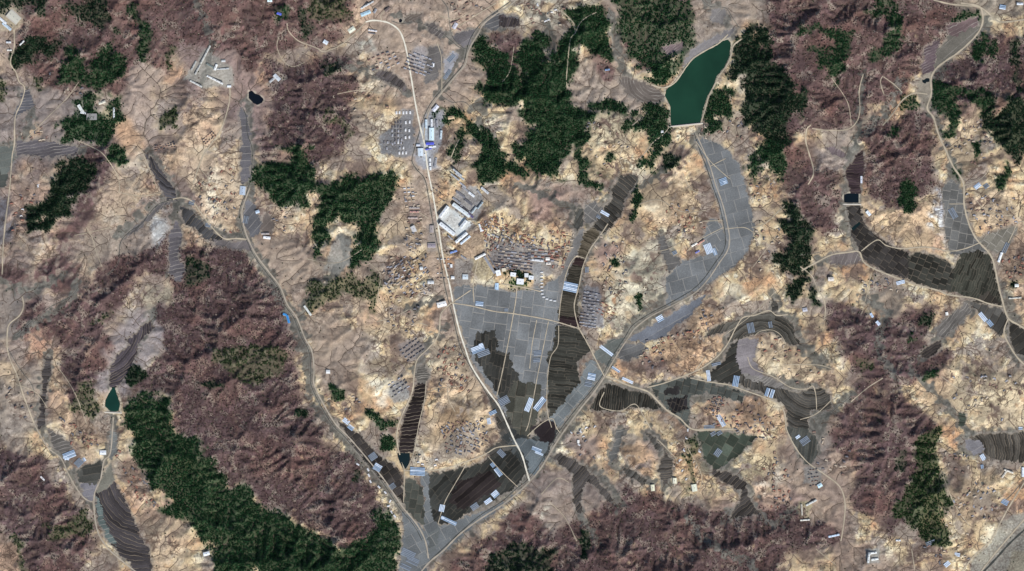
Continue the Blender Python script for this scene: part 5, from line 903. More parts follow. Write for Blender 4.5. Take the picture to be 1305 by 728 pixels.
B = [  # px, py, length, width, angle, height, roof colour, label, kind, wall, flat
 (566,270,17,5,53,11,WHT,'long white hall on the north west side of the big white factory yard','factory_hall'),
 (588,268,27,5,-36,11,(214,224,228),'white hall along the north east edge of the big factory yard','factory_hall'),
 (570,292,24,5,-38,11,WHT,'white hall along the south west edge of the big factory yard','factory_hall'),
 (591,286,12,5,52,10,(222,228,232),'white hall closing the east corner of the big factory yard','factory_hall'),
 (588,303,19,4,40,8,WHT,'white shed just below the big factory yard, inner one of two parallel sheds','warehouse'),
 (593,306,16,3,40,8,(206,220,232),'white shed below the big factory yard, outer one of two parallel sheds','warehouse'),
 (574,303,8,1.8,-42,5,GRY,'small grey shed beside the main road at the factory gate','shed'),
 (601,248,9,3,-38,8,WHT,'small white block north of the factory yard','workshop'),
 (612,290,9,2.2,-72,6,WHT,'narrow white building east of the factory, upright on the slope','building'),
 (614,294,4,2,15,6,WHT,'tiny white wing at the foot of the narrow upright building','shed'),
 (618,243,12,3,-40,6,(200,204,208),'pale long house at the edge of the pines north east of the factory','building'),
 (611,246,8,2,-50,6,GRY,'grey narrow house beside the pale long house near the pines','building'),
 (597,258,12,3,-38,7,DGR,'dark workshop north of the factory, upper of the dark row','workshop'),
 (587,248,14,3,-38,7,(120,120,126),'dark workshop beside the grey sheds north of the factory','workshop'),
 (582,256,12,2.6,-38,7,GRY,'grey workshop directly north of the factory yard','workshop'),
 (604,268,10,2.4,52,7,(176,190,196),'pale workshop at the north east corner of the factory','workshop'),
 (612,262,11,2,52,7,(160,176,184),'thin blue grey shed east of the factory workshops','workshop'),
 (594,242,13,2.4,-40,6,GRY,'grey shed uphill of the factory workshops','shed'),
 (590,236,10,2,-40,6,(170,172,178),'topmost grey shed of the factory workshops','shed'),
 (600,275,8,3,-38,8,(90,80,120),'dark violet roofed block inside the factory workshops','workshop'),
 (583,220,14,1.8,-38,5,(190,198,204),'upper pale bar of the three bars below the winding pine wood','barrack'),
 (586,225,14,1.8,-38,5,(180,188,194),'middle pale bar of the three bars below the winding pine wood','barrack'),
 (580,226,13,1.8,-38,5,(170,176,182),'lower pale bar of the three bars below the winding pine wood','barrack'),
 (578,321,9,2.4,18,6,(120,150,210),'blue roofed shed by the main road south of the factory','shed'),
 (591,328,8,2,-35,5,GRY,'grey shed east of the blue roofed shed','shed'),
 (612,327,15,3,27,8,(232,234,232),'bright white wing of the large L shaped school','school'),
 (624,338,25,3,-58,8,GRY,'long grey wing of the large L shaped school','school'),
 (629,336,24,1.6,-58,5,DGR,'dark narrow shed along the back of the school wing','shed'),
 (635,348,6,7,15,10,(240,244,246),'white block at the west end of the garden trees','civic_hall'),
 (642,344,5,4,10,9,CRM,'small cream block left of the garden trees','civic_hall'),
 (654,350,7,5,-8,10,(236,240,244),'white block in the middle of the garden trees','civic_hall'),
 (663,359,9,7,-5,12,(232,236,240),'biggest white block standing on the green hedge','civic_hall'),
 (671,351,5,5,0,9,(220,224,226),'white block at the east end of the garden trees','civic_hall'),
 (677,354,6,5,-5,8,WHT,'white house with a dark front right of the garden trees','civic_hall'),
 (685,332,15,2.6,-6,7,(214,218,222),'long white bar above the grey yard in the dense town','barrack'),
 (698,330,5,4,0,7,(236,232,224),'white block beside the long bar in the dense town','building'),
 (699,336,6,3,0,7,(220,214,206),'pale block under the white one at the east edge of the town','building'),
 (633,365,5,8,-4,3,(180,208,232),'pale blue plastic greenhouse just south of the school','greenhouse'),
 (550,171,7,16,0,9,(208,232,240),'large pale blue white hall in the factory row beside the pines','factory_hall'),
 (543,158,3,11,0,6,(196,214,226),'tall thin pale shed north of the large pale hall','shed'),
 (550,157,2.5,10,0,6,WHT,'second thin shed north of the large pale hall','shed'),
 (557,158,2.2,9,5,6,GRY,'grey thin shed at the pine edge','shed'),
 (548,183,10,3.5,3,7,(78,90,206),'bright blue roofed workshop in the factory row','workshop'),
 (546,190,8,1.8,14,6,(84,94,200),'thin blue roofed shed under the bright blue workshop','shed'),
 (551,187,9,2.4,5,6,WHT,'white shed between the two blue roofs','shed'),
 (536,194,8,10,2,7,(206,220,230),'square pale hall west of the main road','factory_hall'),
 (533,185,5,3,0,5,(196,204,216),'small pale shed above the square pale hall','shed'),
 (555,138,9,5,48,7,(216,220,232),'white hall at the northern end of the factory row','factory_hall'),
 (562,172,2.4,11,-6,6,(196,214,224),'narrow pale shed east of the large pale hall','shed'),
 (548,204,2.4,4,0,5,WHT,'top one of the three white huts by the main road','hut'),
 (548,209.5,2.4,4,0,5,WHT,'middle one of the three white huts by the main road','hut'),
 (548.5,215,2.4,4,0,5,WHT,'bottom one of the three white huts by the main road','hut'),
 (555,207,3,12,-8,4,GRY,'grey narrow shed behind the three white huts','shed'),
 (466,17,13,5,22,6,(176,208,224),'pale blue hall in the compound at the top of the picture','factory_hall'),
 (465,8,12,2.2,30,5,(206,212,214),'upper pale shed of the compound at the top','shed'),
 (478,14,6,3,60,5,GRY,'grey shed at the right side of the compound at the top','shed'),
 (472,4,9,2,30,5,(190,194,196),'topmost shed of the compound at the top','shed'),
 (494,12,8,3,40,5,(120,104,100),'brown roofed shed east of the top compound','shed'),
 (475,39,11,2.0,-8,5,(222,222,226),'white bar inside the bend of the main road','barrack'),
 (474,42.5,9,1.4,-8,4,DGR,'dark bar just below the white bar in the road bend','barrack'),
 (448,38,9,6,35,4,(222,226,208),'cream yard building west of the road bend','building'),
 (415,54,6,5,-30,6,(216,226,236),'white house beside the hill track west of the road bend','house'),
 (580,33,8,5,60,6,(196,196,206),'pale block in the walled farm near the top stream','building'),
 (579,28,10,1.6,20,4,(120,96,92),'brown roofed wall building of the farm near the top stream','shed'),
 (584,37,8,1.6,-30,4,(130,100,96),'second brown roofed building of the farm near the top stream','shed'),
 (552.5,83,1.6,4,0,6,(240,244,244),'small white monument inside the square dark grove','monument'),
 (18,22,17,12,-40,5,(196,194,180),'wide pale beige hall in the top left corner','warehouse'),
 (9,34,14,3.5,-40,6,(188,208,222),'pale blue shed below the wide beige hall','shed'),
 (3,26,14,3,-40,6,WHT,'white shed on the left edge beside the beige hall','shed'),
 (11,54,6,2.4,0,5,(210,216,222),'small white house on the corner road','house'),
 (28,55,8,1.8,45,5,(220,224,222),'white bar in front of the dark corner pines','barrack'),
 (12,64,6,2,0,5,(222,222,214),'white house beside the pale corner road','house'),
 (103,139,12,4,-58,6,(222,226,222),'white L building inside the hillside pine compound','building'),
 (106,144,7,2.4,-10,5,(210,216,222),'low white wing beside the L building in the pine compound','shed'),
 (117,149,13,8,0,4,(146,144,142),'oval grey roofed hall below the pine compound','hall'),
 (130,131,9,3,20,5,(214,212,196),'cream house between the two pine woods','house'),
 (145,144,2,13,0,5,(224,230,232),'upright white bar at the right side of the pine compound','barrack'),
 (262,70,26,2.2,62,5,(190,192,186),'longest pale bar climbing the slope in the walled compound','barrack'),
 (252,89,14,2,62,5,(180,182,178),'pale bar at the lower end of the climbing row','barrack'),
 (247,84,13,2,62,5,(170,172,168),'second bar parallel to the lower end of the climbing row','barrack'),
 (275,86,8,3,68,7,(232,236,236),'bright white block in the centre of the walled compound','building'),
 (268,84,10,2.4,-30,5,(120,130,126),'dark roofed bar beside the bright white block','barrack'),
 (274,102,23,2.2,-27,5,(226,228,226),'long white bar along the south wall of the compound','barrack'),
 (250,107,17,2,-28,5,(206,208,204),'pale bar at the south west wall of the compound','barrack'),
 (284,88,16,2,4,5,(186,190,190),'level pale bar at the east side of the compound','barrack'),
 (292,110,5,3,0,5,WHT,'gate house where the village lane leaves the compound','house'),
 (285,78,5,3,0,5,(196,200,200),'small pale house north east in the compound','house'),
 (353,99,10,5,-45,7,(200,208,214),'white building on the pale shelf east of the black pond','building'),
 (347,102,9,3,40,5,(176,180,182),'grey shed beside the building on the pale shelf','shed'),
 (344,1,6,4,0,6,(214,236,244),'white roof on the top edge left of centre','house'),
 (356,18,6,3,-20,6,(84,104,214),'blue roofed hut on the bare hilltop','hut'),
 (340,303,9,3.5,-8,7,(238,240,242),'bright white house of the farm below the branching forest','house'),
 (338,298,10,2,0,5,(180,172,168),'grey back wing of the farm below the branching forest','shed'),
 (309,243,8,11,-5,3.5,(176,190,206),'pale glass house beside the village stream','greenhouse'),
 (328,270,5,4,20,5,(188,206,224),'pale blue roofed hut east of the village stream','hut'),
 (367,407,3,10,15,3.5,(52,138,208),'bright blue tarpaulin roof on the purple slope beside the stream','shed'),
 (363,401,5,3,-20,3.5,(56,142,206),'small blue roof above the bright blue one','shed'),
 (392,396,15,2.6,-54,5,(216,220,214),'long white barn below the thin olive wood','barn'),
 (418,474,5,5,0,5,(222,224,224),'small white house east of the stream road','house'),
 (563,388,12,7,14,7,(240,240,238),'white depot where the farm lane meets the main road','depot'),
 (540,197,4,2,0,5,(214,220,228),'white kiosk beside the main road junction','hut'),
 (528,265,13,2,0,5,(170,162,158),'upper bar of the walled farm west of the main road','barrack'),
 (528,270,11,1.6,0,5,(200,150,140),'reddish bar in the walled farm west of the main road','barrack'),
 (526,278,12,2,0,5,(186,170,164),'lower bar of the walled farm west of the main road','barrack'),
 (550,292,5,9,0,5,(160,152,150),'upright farm building beside the ditch of the main road','building'),
 (550,313,10,6,0,5,(150,142,150),'square grey farm by the main road','building'),
 (551,313,5,3,0,6,(232,236,240),'small white roof inside the square grey farm','house'),
 (527,292,6,8,25,5,(200,200,200),'pale angled building west of the ditch','building'),
 (575,339,3,4,0,6,WHT,'white hut between the main road and the school','hut'),
 (593,353,7,7,0,6,(196,208,214),'pale square building at the west edge of the plain','building'),
 (577,354,4,4,0,6,(226,232,236),'white square hut by the main road bend','hut'),
 (549,360,8,4,0,6,(208,212,214),'white building west of the main road opposite the plain','building'),
 (537,342,4,4,0,5,(212,218,220),'white hut in the villages west of the main road','hut'),
 (885,312,8,2.4,30,6,(236,232,222),'upper white barrack beside the valley greenhouses','barrack'),
 (893,309,11,2,32,6,(200,150,134),'reddish roofed barrack beside the valley greenhouses','barrack'),
 (889,321,6,2.2,30,5,(120,124,190),'blue roofed shed west of the valley greenhouses','shed'),
 (1098,229,2.4,9,0,5,(208,214,226),'upright white shed on the shore lane above the dammed pond','shed'),
 (1107,272,7,4,-50,6,(232,240,246),'shiny white roof beside the dammed pond','depot'),
 (1275,328,13,3,70,6,(236,242,246),'long bright white shed at the right edge stream','shed'),
 (1296,364,5,4,0,7,(226,232,226),'white house framed by a square hedge','house'),
 (1294,380,16,1.6,4,4,(206,206,196),'long low wall building south of the hedged house','barrack'),
 (1059,356,7,5,0,6,(220,214,206),'white building on the pale knoll west of the eastern paddies','building'),
 (1026,395,6,5,10,6,(184,186,196),'grey house in the hollow above the contour fields','house'),
 (1207,400,3.5,4,10,6,(236,236,232),'white house on the tan hill south of the paddy road','house'),
 (1111,402,6,3,-60,4,(190,210,236),'upper pale blue roof on the maroon hill road','shed'),
 (1119,412,6,4,-50,4,(206,220,240),'lower pale blue roof on the maroon hill road','shed'),
 (1112,705,11,2.4,8,6,(230,234,232),'upper white wing of the courtyard building at the bottom right','school'),
 (1107,712,2.6,11,-8,6,(216,222,222),'left white wing of the courtyard building at the bottom right','school'),
 (1115,713,9,2.4,8,6,(226,230,228),'lower white wing of the courtyard building at the bottom right','school'),
 (1145,689,6,2,0,5,(222,226,230),'small white bar south of the purple hills','barrack'),
 (1034,641,15,2.2,28,6,(206,210,206),'long white bar above the rectangular yard','barrack'),
 (1026,663,12,1.8,4,5,(222,222,214),'white bar closing the rectangular yard','barrack'),
 (1045,619,6,5,30,7,(196,226,238),'pale cyan roofed house above the rectangular yard','house'),
 (1022,650,2,14,4,5,(190,184,170),'pale wall building along the rectangular yard','barrack'),
 (1063,683,14,2.4,12,4,(206,224,244),'bright pale blue bar by the track at the bottom','shed'),
 (1286,601,12,2,-20,6,(226,222,210),'upper white wing of the walled school near the lower terraces','school'),
 (1280,605,2.2,10,-35,6,(206,200,186),'left wing of the walled school near the lower terraces','school'),
 (1304,602,3,12,0,6,(226,236,244),'white shed cut by the right edge','shed'),
 (131,577,8,6,0,7,(220,226,232),'white house at the lane fork below the small green reservoir','house'),
 (54,610,7,2,-45,5,(222,220,220),'white bar at the foot of the bottom left ridges','barrack'),
 (263,706,8,5,15,6,(230,238,244),'lone white house in the clearing of the largest pine forest','house'),
 (832,622,5,8,5,6,(226,224,196),'cream roof on the dark scrub edge at the bottom','barn'),
 (860,613,5,7,0,6,(232,230,206),'cream roof at the top of the bottom dark scrub','barn'),
 (885,622,7,9,10,5,(224,228,206),'larger cream roof between the orange slopes','barn'),
 (737,563,3,4,0,6,(232,232,228),'white hut on the mauve hillock south of the junction','hut'),
 (1300,5,8,3,0,6,(214,222,230),'white roof in the top right corner','house'),
 (575,150,8,4,10,4,(200,176,140),'tan roof shed at the edge of the factory pines','shed'),
 (844,168,3,3,0,5,(220,224,226),'white hut by the reservoir dam','hut') ,
 (774,89,6,2,8,5,(120,150,190),'blue grey roof among the pale terraces west of the reservoir','shed'),
]
for r in B:
    px, py, l, w_, ang, h, roof, lab, nm = r[:9]
    if w_ > l: l, w_, ang = w_, l, ang+90
    hall(px, py, l, w_, ang, h, roof, lab, nm, nm.replace('_', ' '), flatroof=nm in ('civic_hall', 'monument', 'hall'))
# ---------------- greenhouses: rows of plastic tunnels ----------------
GHM = {'w': bm_mat((206,220,236), .4, .18, .06), 'b': bm_mat((148,170,194), .5, .18, .06), 'g': bm_mat((128,138,150), .6, .18, .06), 'd': bm_mat((112,119,127), .7, .18, .06)}
def greenhouse(px, py, l, w_, ang, kind, lab, grp='plastic greenhouse blocks on the paddies'):
    if w_ > l: l, w_, ang = w_, l, ang+90
    o = empty('greenhouse_block', px, py, ang, .2, foot=min(l, w_)); tag(o, lab, 'greenhouse', grp); L, Wd = l*S/2, w_*S/2; n = max(2, int(round(w_*S/7.5))); dw = 2*Wd/n
    for i in range(n):
        y0 = -Wd+i*dw; a = Acc(); k = 6; f0 = len(a.v)
        for x in (-L, L):
            for j in range(k+1): t = math.pi*j/k; a.v.append((x, y0+dw/2-(dw/2-.6)*math.cos(t), 2.7*math.sin(t)-.2))
        a.f = [(j, j+1, k+2+j, k+1+j) for j in range(k)]+[tuple(range(k+1)), tuple(range(2*k+1, k, -1))]; a.m = [0]*len(a.f)
        kk = kind if (hsh(np.array(px*1.7+i*3.3))) < .8 else {'w': 'b', 'b': 'w', 'g': 'd', 'd': 'g'}[kind]
        a.obj('tunnel', [GHM[kk]], o)
    return o
G = [
 (727,366,18,12,-12,'b','blue greenhouse block across the narrow dark paddy strip'), (724,364,5,5,-12,'w','bright white patch of tunnels on the narrow dark paddy strip'),
 (685,450,10,7,4,'g','faded upper greenhouse pair on the grey plain'), (684,459,9,6,4,'g','faded lower greenhouse pair on the grey plain'),
 (754,480,10,9,-12,'w','white greenhouse left of the road junction'), (750,489,9,8,-12,'g','faded greenhouse just below the white one left of the junction'),
 (773,447,20,4.4,-37,'w','long white greenhouse above the road junction'),
 (841,406,9,8,30,'w','white greenhouse on the grey strip along the diagonal road'),
 (674,516,7,18,-22,'w','left one of the two slanting white greenhouses on the dark plain'), (688,515,8,19,-38,'b','right one of the two slanting greenhouses on the dark plain'),
 (785,471,12,3.6,-34,'w','white shed roof greenhouse right of the road junction'), (800,485,15,4,-24,'w','white greenhouse beside the road to the eastern paddies'),
 (611,387,10,6,-6,'b','blue greenhouse pair in the north west of the grey plain'), (634,367,4,6,0,'b','little greenhouse below the school hedge'),
 (609,445,17,9,20,'b','big blue greenhouse on the grey plain beside the main road'), (616,450,16,8,20,'g','faded greenhouse lying below the big blue one'),
 (613,440,5,5,20,'w','bright corner of the big blue greenhouse'),
 (642,511,14,11,28,'g','faded greenhouse south of the grey plain by the farm road'), (628,526,10,5,25,'b','blue greenhouse touching the main road lower down'), (623,537,5,8,10,'w','small white greenhouse by the lower main road'),
 (475,582,10,9,35,'g','faded greenhouse west of the field pond'), (481,596,10,9,-30,'b','blue greenhouse west of the field pond'), (500,620,8,7,35,'g','grey greenhouse between stream road and field road'),
 (532,601,19,11,-3,'b','wide blue greenhouse right below the field pond'), (635,602,6,12,38,'w','white greenhouse in the long dark paddies'), (628,593,5,6,38,'b','small blue greenhouse above the white one in the dark paddies'),
 (639,578,11,7,-45,'g','grey greenhouse near the lower main road bridge'), (631,630,9,8,40,'w','white greenhouse above the diagonal road'), (622,639,10,6,35,'w','second white greenhouse left along the diagonal road'), (605,646,10,8,35,'g','faded greenhouse at the left end of the diagonal road row'),
 (563,648,7,9,-12,'w','small white greenhouse at the end of the narrow field road'), (572,664,21,5,-25,'w','long white greenhouse near the bottom fork'), (564,660,4,4,-25,'b','short blue tunnel beside the long bottom greenhouse'),
 (520,706,18,10,-25,'g','grey greenhouse frames in the bottom fork, upper block'), (526,715,16,9,-25,'g','grey greenhouse frames in the bottom fork, lower block'), (517,723,14,6,-25,'d','grey greenhouse frames cut by the bottom edge'),
 (684,573,13,5,-22,'b','blue tunnels in the dark triangle between the two roads'), (687,578,11,3,-22,'w','white tunnels in the dark triangle between the two roads'),
 (441,537,6,9,52,'w','white greenhouse on the stream road, upper one'), (447,545,6,8,52,'b','pale greenhouse on the stream road, lower one'),
 (88,580,16,9,22,'b','large pale greenhouse at the lower left hamlet'), (84,584,8,4,-20,'w','white end of the large pale greenhouse at the lower left hamlet'), (100,590,10,9,45,'g','faded greenhouse beside the lower left hamlet field'), (107,586,5,4,-60,'w','small white greenhouse beside the lower left field'),
 (244,258,7,7,-15,'g','faded greenhouse inside the western brook bend'), (265,287,7,5,-15,'g','grey greenhouse on the dark western terraces'), (313,280,7,10,-12,'g','grey greenhouse beside the village stream'),
 (771,272,12,4.5,-30,'w','white greenhouse across the upper paddy strip'), (763,276,6,5,-30,'g','faded greenhouse next to the white one on the upper strip'),
 (748,344,5,7,0,'g','faded greenhouse by the paddy lane'),
 (903,317,10,13,22,'w','bright greenhouse below the valley barracks'), (911,321,5,9,22,'b','blue greenhouse right of the bright valley one'),
 (922,231,10,9,20,'b','pale greenhouse alone in the grey upper valley'), (924,232,4,4,20,'w','white end of the lone greenhouse in the upper valley'),
 (903,479,5,14,8,'w','white greenhouse on the dark paddies by the farm road'), (913,464,12,4,14,'g','faded greenhouse above the white one by the farm road'), (938,486,8,14,-10,'b','blue grey greenhouse in the middle of the farm road row'),
 (978,500,5,11,-18,'b','left of two upright greenhouses at the foot of the cream hill'), (984,502,5,11,-18,'w','right of two upright greenhouses at the foot of the cream hill'),
 (957,418,9,13,12,'g','faded greenhouse in the curved terraces, larger one'), (982,414,5,8,10,'g','faded greenhouse in the curved terraces, smaller one'),
 (919,536,6,17,30,'w','slanting white greenhouse under the orange village'), (904,544,14,5,3,'g','grey greenhouse beside the olive field road'), (909,553,7,5,30,'g','faded greenhouse at the top of the olive field'), (917,552,7,5,30,'g','second faded greenhouse at the top of the olive field'), (915,577,8,10,-35,'g','grey greenhouse in the lower olive field'),
 (1017,557,6,4,35,'w','bright greenhouse in the dark hollow below the contour paddies'), (1026,562,12,9,35,'g','grey greenhouse in the dark hollow below the contour paddies'),
 (1148,360,11,5,14,'w','white blue greenhouse under the eastern paddy road'), (1246,237,9,6,38,'b','blue greenhouse at the eastern village'), (1257,237,7,6,38,'g','faded greenhouse at the eastern village'),
 (1278,9,8,6,-10,'w','bright greenhouse by the top right road'), (1253,404,6,13,40,'w','upper white greenhouse south of the eastern paddies'), (1262,412,6,9,40,'b','lower greenhouse south of the eastern paddies'),
 (1282,316,6,14,-25,'g','faded greenhouse above the right edge shed'), (1215,272,8,14,30,'g','faded greenhouse on the pale grey fan'),
 (1253,583,6,8,30,'w','white greenhouse below the curved eastern terraces'), (1252,595,4,5,10,'b','small greenhouse under the white one by the curved terraces'), (1281,640,9,7,-28,'b','pale blue greenhouse near the trunk road'),
 (1220,707,7,5,-10,'w','white greenhouse near the bottom right track, upper'), (1207,719,8,6,40,'w','white greenhouse near the bottom right track, lower'), (1186,692,12,6,20,'g','faded greenhouse at the foot of the long olive wood'),
 (1301,546,5,4,0,'w','tiny white greenhouse on the right edge'), (575,74,12,6,48,'g','faded greenhouse frames in the meadow between the two roads'), (570,95,14,5,55,'g','faded greenhouse frames beside the river road'),
 (860,322,6,5,25,'g','pale greenhouse frame in the side valley'), (645,395,5,4,0,'g','small faded frame on the grey plain'),
]
for g in G: greenhouse(*g)
# ---------------- houses ----------------
def house_mesh(kind):
    a = Acc()
    if kind == 0:   # farmstead: house, shed and yard wall
        a.gwall(-6, 6, 1, 7.5, -3, 3.2, 2.2, m=0); a.gable(-6, 6, 1, 7.5, 3.2, 2.2, .8, m=1); a.box(6.6, 9, -6, 5, -3, 2.6, m=0); a.box(6.4, 9.2, -6.2, 5.2, 2.603, 2.9, m=1)
        for b in ((-9, -8.4, -7, 8), (-9, 9, -7.6, -7.003), (-8.4, 8.6, 8.003, 8.6)): a.box(b[0], b[1], b[2], b[3], -3, 2.2, m=2)
    elif kind == 1: a.gwall(-7.5, 7.5, -3.4, 3.4, -3, 3.4, 2.0, m=0); a.gable(-7.5, 7.5, -3.4, 3.4, 3.4, 2.0, .7, m=1)
    elif kind == 2:
        a.gwall(-8, 8, -3.2, 3.2, -3, 3.6, 2.0, m=0); a.gable(-8, 8, -3.2, 3.2, 3.6, 2.0, .7, m=1); a.box(-8, -4, -8, -3.9, -3, 2.6, m=0); a.box(-8.2, -3.8, -8.2, -4.1, 2.603, 2.9, m=1); a.box(-8.6, 8.6, -9, -8.4, -3, 2.0, m=2)
    elif kind == 3: a.box(-4.4, 4.4, -9, 9, -3, 4.5, m=0); a.gable(-4.4, 4.4, -9, 9, 4.5, 1.2, .4, m=1)
    return a
HW = bm_mat((196,184,166)); YW = bm_mat((138,122,108)); RF = {'g': (112,112,118), 'd': (84,82,88), 'b': (134,108,98), 'w': (216,218,220), 'c': (190,176,158), 'r': (150,104,90), 'l': (160,162,170)}
HP = {}
def proto(kind, c):
    if (kind, c) not in HP: HP[(kind, c)] = house_mesh(kind).obj('house', [HW, bm_mat(RF[c]), YW], link=False)
    return HP[(kind, c)]
NH = {}; stuffV = []; QUEUE = []
def put_house(*a): QUEUE.append(a if len(a) > 9 else a+(1.0,))
def place_house(px, py, ang, kind, c, name, lab, cat, grp, sc=1.0):
    NH[name] = NH.get(name, 0)+1
    if NH[name] > 298: stuffV.append((px, py, ang, kind, c, sc, name)); return
    o = proto(kind, c).copy(); o.name = name; C.objects.link(o); o.location = (X(px), Y(py), float(samp(Z, px, py))+.3); o.rotation_euler = (0, 0, math.radians(ang)); o.scale = (sc, sc, 1); tag(o, lab, cat, grp)
ONES = 'first second third fourth fifth sixth seventh eighth ninth'.split(); TEEN = 'tenth eleventh twelfth thirteenth fourteenth fifteenth sixteenth seventeenth eighteenth nineteenth'.split()
TENS = ['', '', 'twent', 'thirt', 'fort', 'fift', 'sixt', 'sevent', 'eight', 'ninet']
def ordw(n): return ONES[n-1] if n < 10 else TEEN[n-10] if n < 20 else TENS[n//10]+('ieth' if n % 10 == 0 else 'y-'+ONES[n % 10-1])
RC = {'g': 'grey', 'd': 'dark', 'b': 'brown', 'w': 'white', 'c': 'cream', 'r': 'reddish', 'l': 'pale grey'}
def rows(x0, y0, nx, ny, dx, dy, ang, kind, cs, name, lab, skip=0., sc=1., jit=.45, hang=None):
    t = math.radians(ang); r = random.Random(int(x0*7+y0)); where = lab.split(' house ')[-1] if ' house ' in lab else lab.split('house ')[-1]
    for j in range(ny):
        q_ = 0
        for i in range(nx):
            if r.random() < skip: continue
            q_ += 1; c = r.choice(cs); u, v = i*dx+r.uniform(-jit, jit), j*dy+r.uniform(-jit, jit); l_ = '%s house %s%s, %s' % (RC[c], ordw(q_), ' in row %s' % 'one two three four five six seven eight nine ten eleven twelve'.split()[j] if ny > 1 else ' from left', where.replace(' the ', ' ', 1) if len(where.split()) > 9 else where)
            put_house(x0+u*math.cos(t)+v*math.sin(t), y0-u*math.sin(t)+v*math.cos(t), (ang if hang is None else hang)+r.uniform(-3, 3), kind, c, name, l_, 'house', lab, sc)
rows(505,143.5,5,1,4.4,5,0,3,'w','row_house','white house in the single top row of the housing grid west of the main road', sc=.9)
rows(517,156,2,1,5,5,0,3,'w','row_house','white house of the upper pair in the housing grid', sc=.9); rows(516.5,166,2,2,5,9,0,3,'w','row_house','white house on the right side of the housing grid', sc=.85)
rows(500,156,4,6,3.8,5.6,0,3,'dgl','row_house','dark roofed house in the grey middle of the housing grid', .15, .75); rows(490,182,6,1,4.3,5,0,3,'lwg','row_house','small house in the long lower rows of the housing grid', .1, .75); rows(493,189,6,1,4.3,5,0,3,'lwg','row_house','small house in the lowest rows of the housing grid', .1, .75); rows(509,195,3,1,4.4,5,0,3,'w','row_house','pale house at the foot of the housing grid', sc=.85)
for i, (x, y) in enumerate([(690.5,347),(690.5,352),(690.5,356.5),(690.6,361),(690.6,365.5),(690.8,370),(691,374.5),(693,378.5),(697,381),(702,382.5),(707,383.5)]): put_house(x, y, 0, 1, 'w', 'white_cottage', '%s white cottage from the top of the curved string east of the town' % ordw(i+1), 'cottage', 'string of white cottages east of the town', .85)
for i, (x, y, a) in enumerate([(456,592,-30),(469,599,-60),(470,606,-60),(472,614,-60),(483,621,-45),(491,628,-45),(497,639,60),(495,645,20),(499,653,-60),(503,658,-50)]): put_house(x, y, a, 1, 'w', 'white_cottage', '%s white cottage from the top along the stream road above the bottom fork' % ordw(i+1), 'cottage', 'white cottages along the stream road', 1.0)
rows(746,372,6,12,3.6,3.9,-8,1,'dgll','row_house','grey house in the tight rows east of the narrow paddy strip', .12, .72); rows(768,386,4,4,6,4.6,-28,1,'brb','row_house','brown roofed house in slanting rows on the pale hill', .1, .75)
rows(511,446,6,4,4.6,5.4,35,1,'dgd','row_house','dark roofed house in the slanting grid north of the black paddy strip', .1, .85); rows(496,490,5,4,4.8,5.2,32,1,'dgl','row_house','dark roofed house in the round cluster west of the black paddy strip', .1, .85)
rows(638,320,12,6,3.7,4.0,-6,1,'dblgcg','row_house','house in the closely packed middle of the town', .12, .85); rows(675,318,9,4,4.3,4.2,-4,1,'rbglc','row_house','reddish roofed house in the eastern rows of the town', .1, .9); rows(630,334,8,3,4,3.4,-8,1,'dglb','row_house','dark roofed house packed behind the school', .12, .8)
rows(556,236,5,3,5,5,-38,1,'gdb','row_house','dark house in the uphill corner behind the factory workshops',.3,.6); rows(558,330,4,5,4.5,6,0,1,'gwb','row_house','house in the small block south of the blue roofed shed',.3,.6)
rows(516,240,3,4,5,5.5,4,1,'lcw','row_house','pale house in the short rows below the housing grid',.15,.8); rows(519,300,4,4,5,6,-20,1,'lcg','row_house','pale house in the rows beside the ditch of the main road',.2,.8); rows(500,350,6,3,5.5,6,18,1,'lcw','row_house','pale house in the rows facing the school across the road',.2,.8)
rows(470,76,6,5,6.5,4.6,22,1,'bgcl','row_house','house in the slanting rows west of the upper main road', .25, .95); rows(524,66,7,6,5.2,4.4,-20,1,'glld','row_house','grey house in the slanting rows east of the upper main road', .2, .95)
rows(198,186,8,3,3.4,2.6,10,1,'bd','row_house','house in the brown double row on the pale western slope', .05, .6); rows(258,178,6,3,3.2,3.2,40,1,'bd','row_house','house in the slanted brown block above the village lane', .1, .6)
rows(1030,600,4,5,3.6,5,10,1,'gdb','row_house','house in the rows above the rectangular yard', .3, .6); rows(588,262,4,3,4.5,4.5,-38,1,'gdl','row_house','house among the factory workshops', .1, .85); rows(905,507,4,4,5,5,-20,0,'gbd','farmstead','farmstead on the west side of the orange village below the farm road', .1, .75)
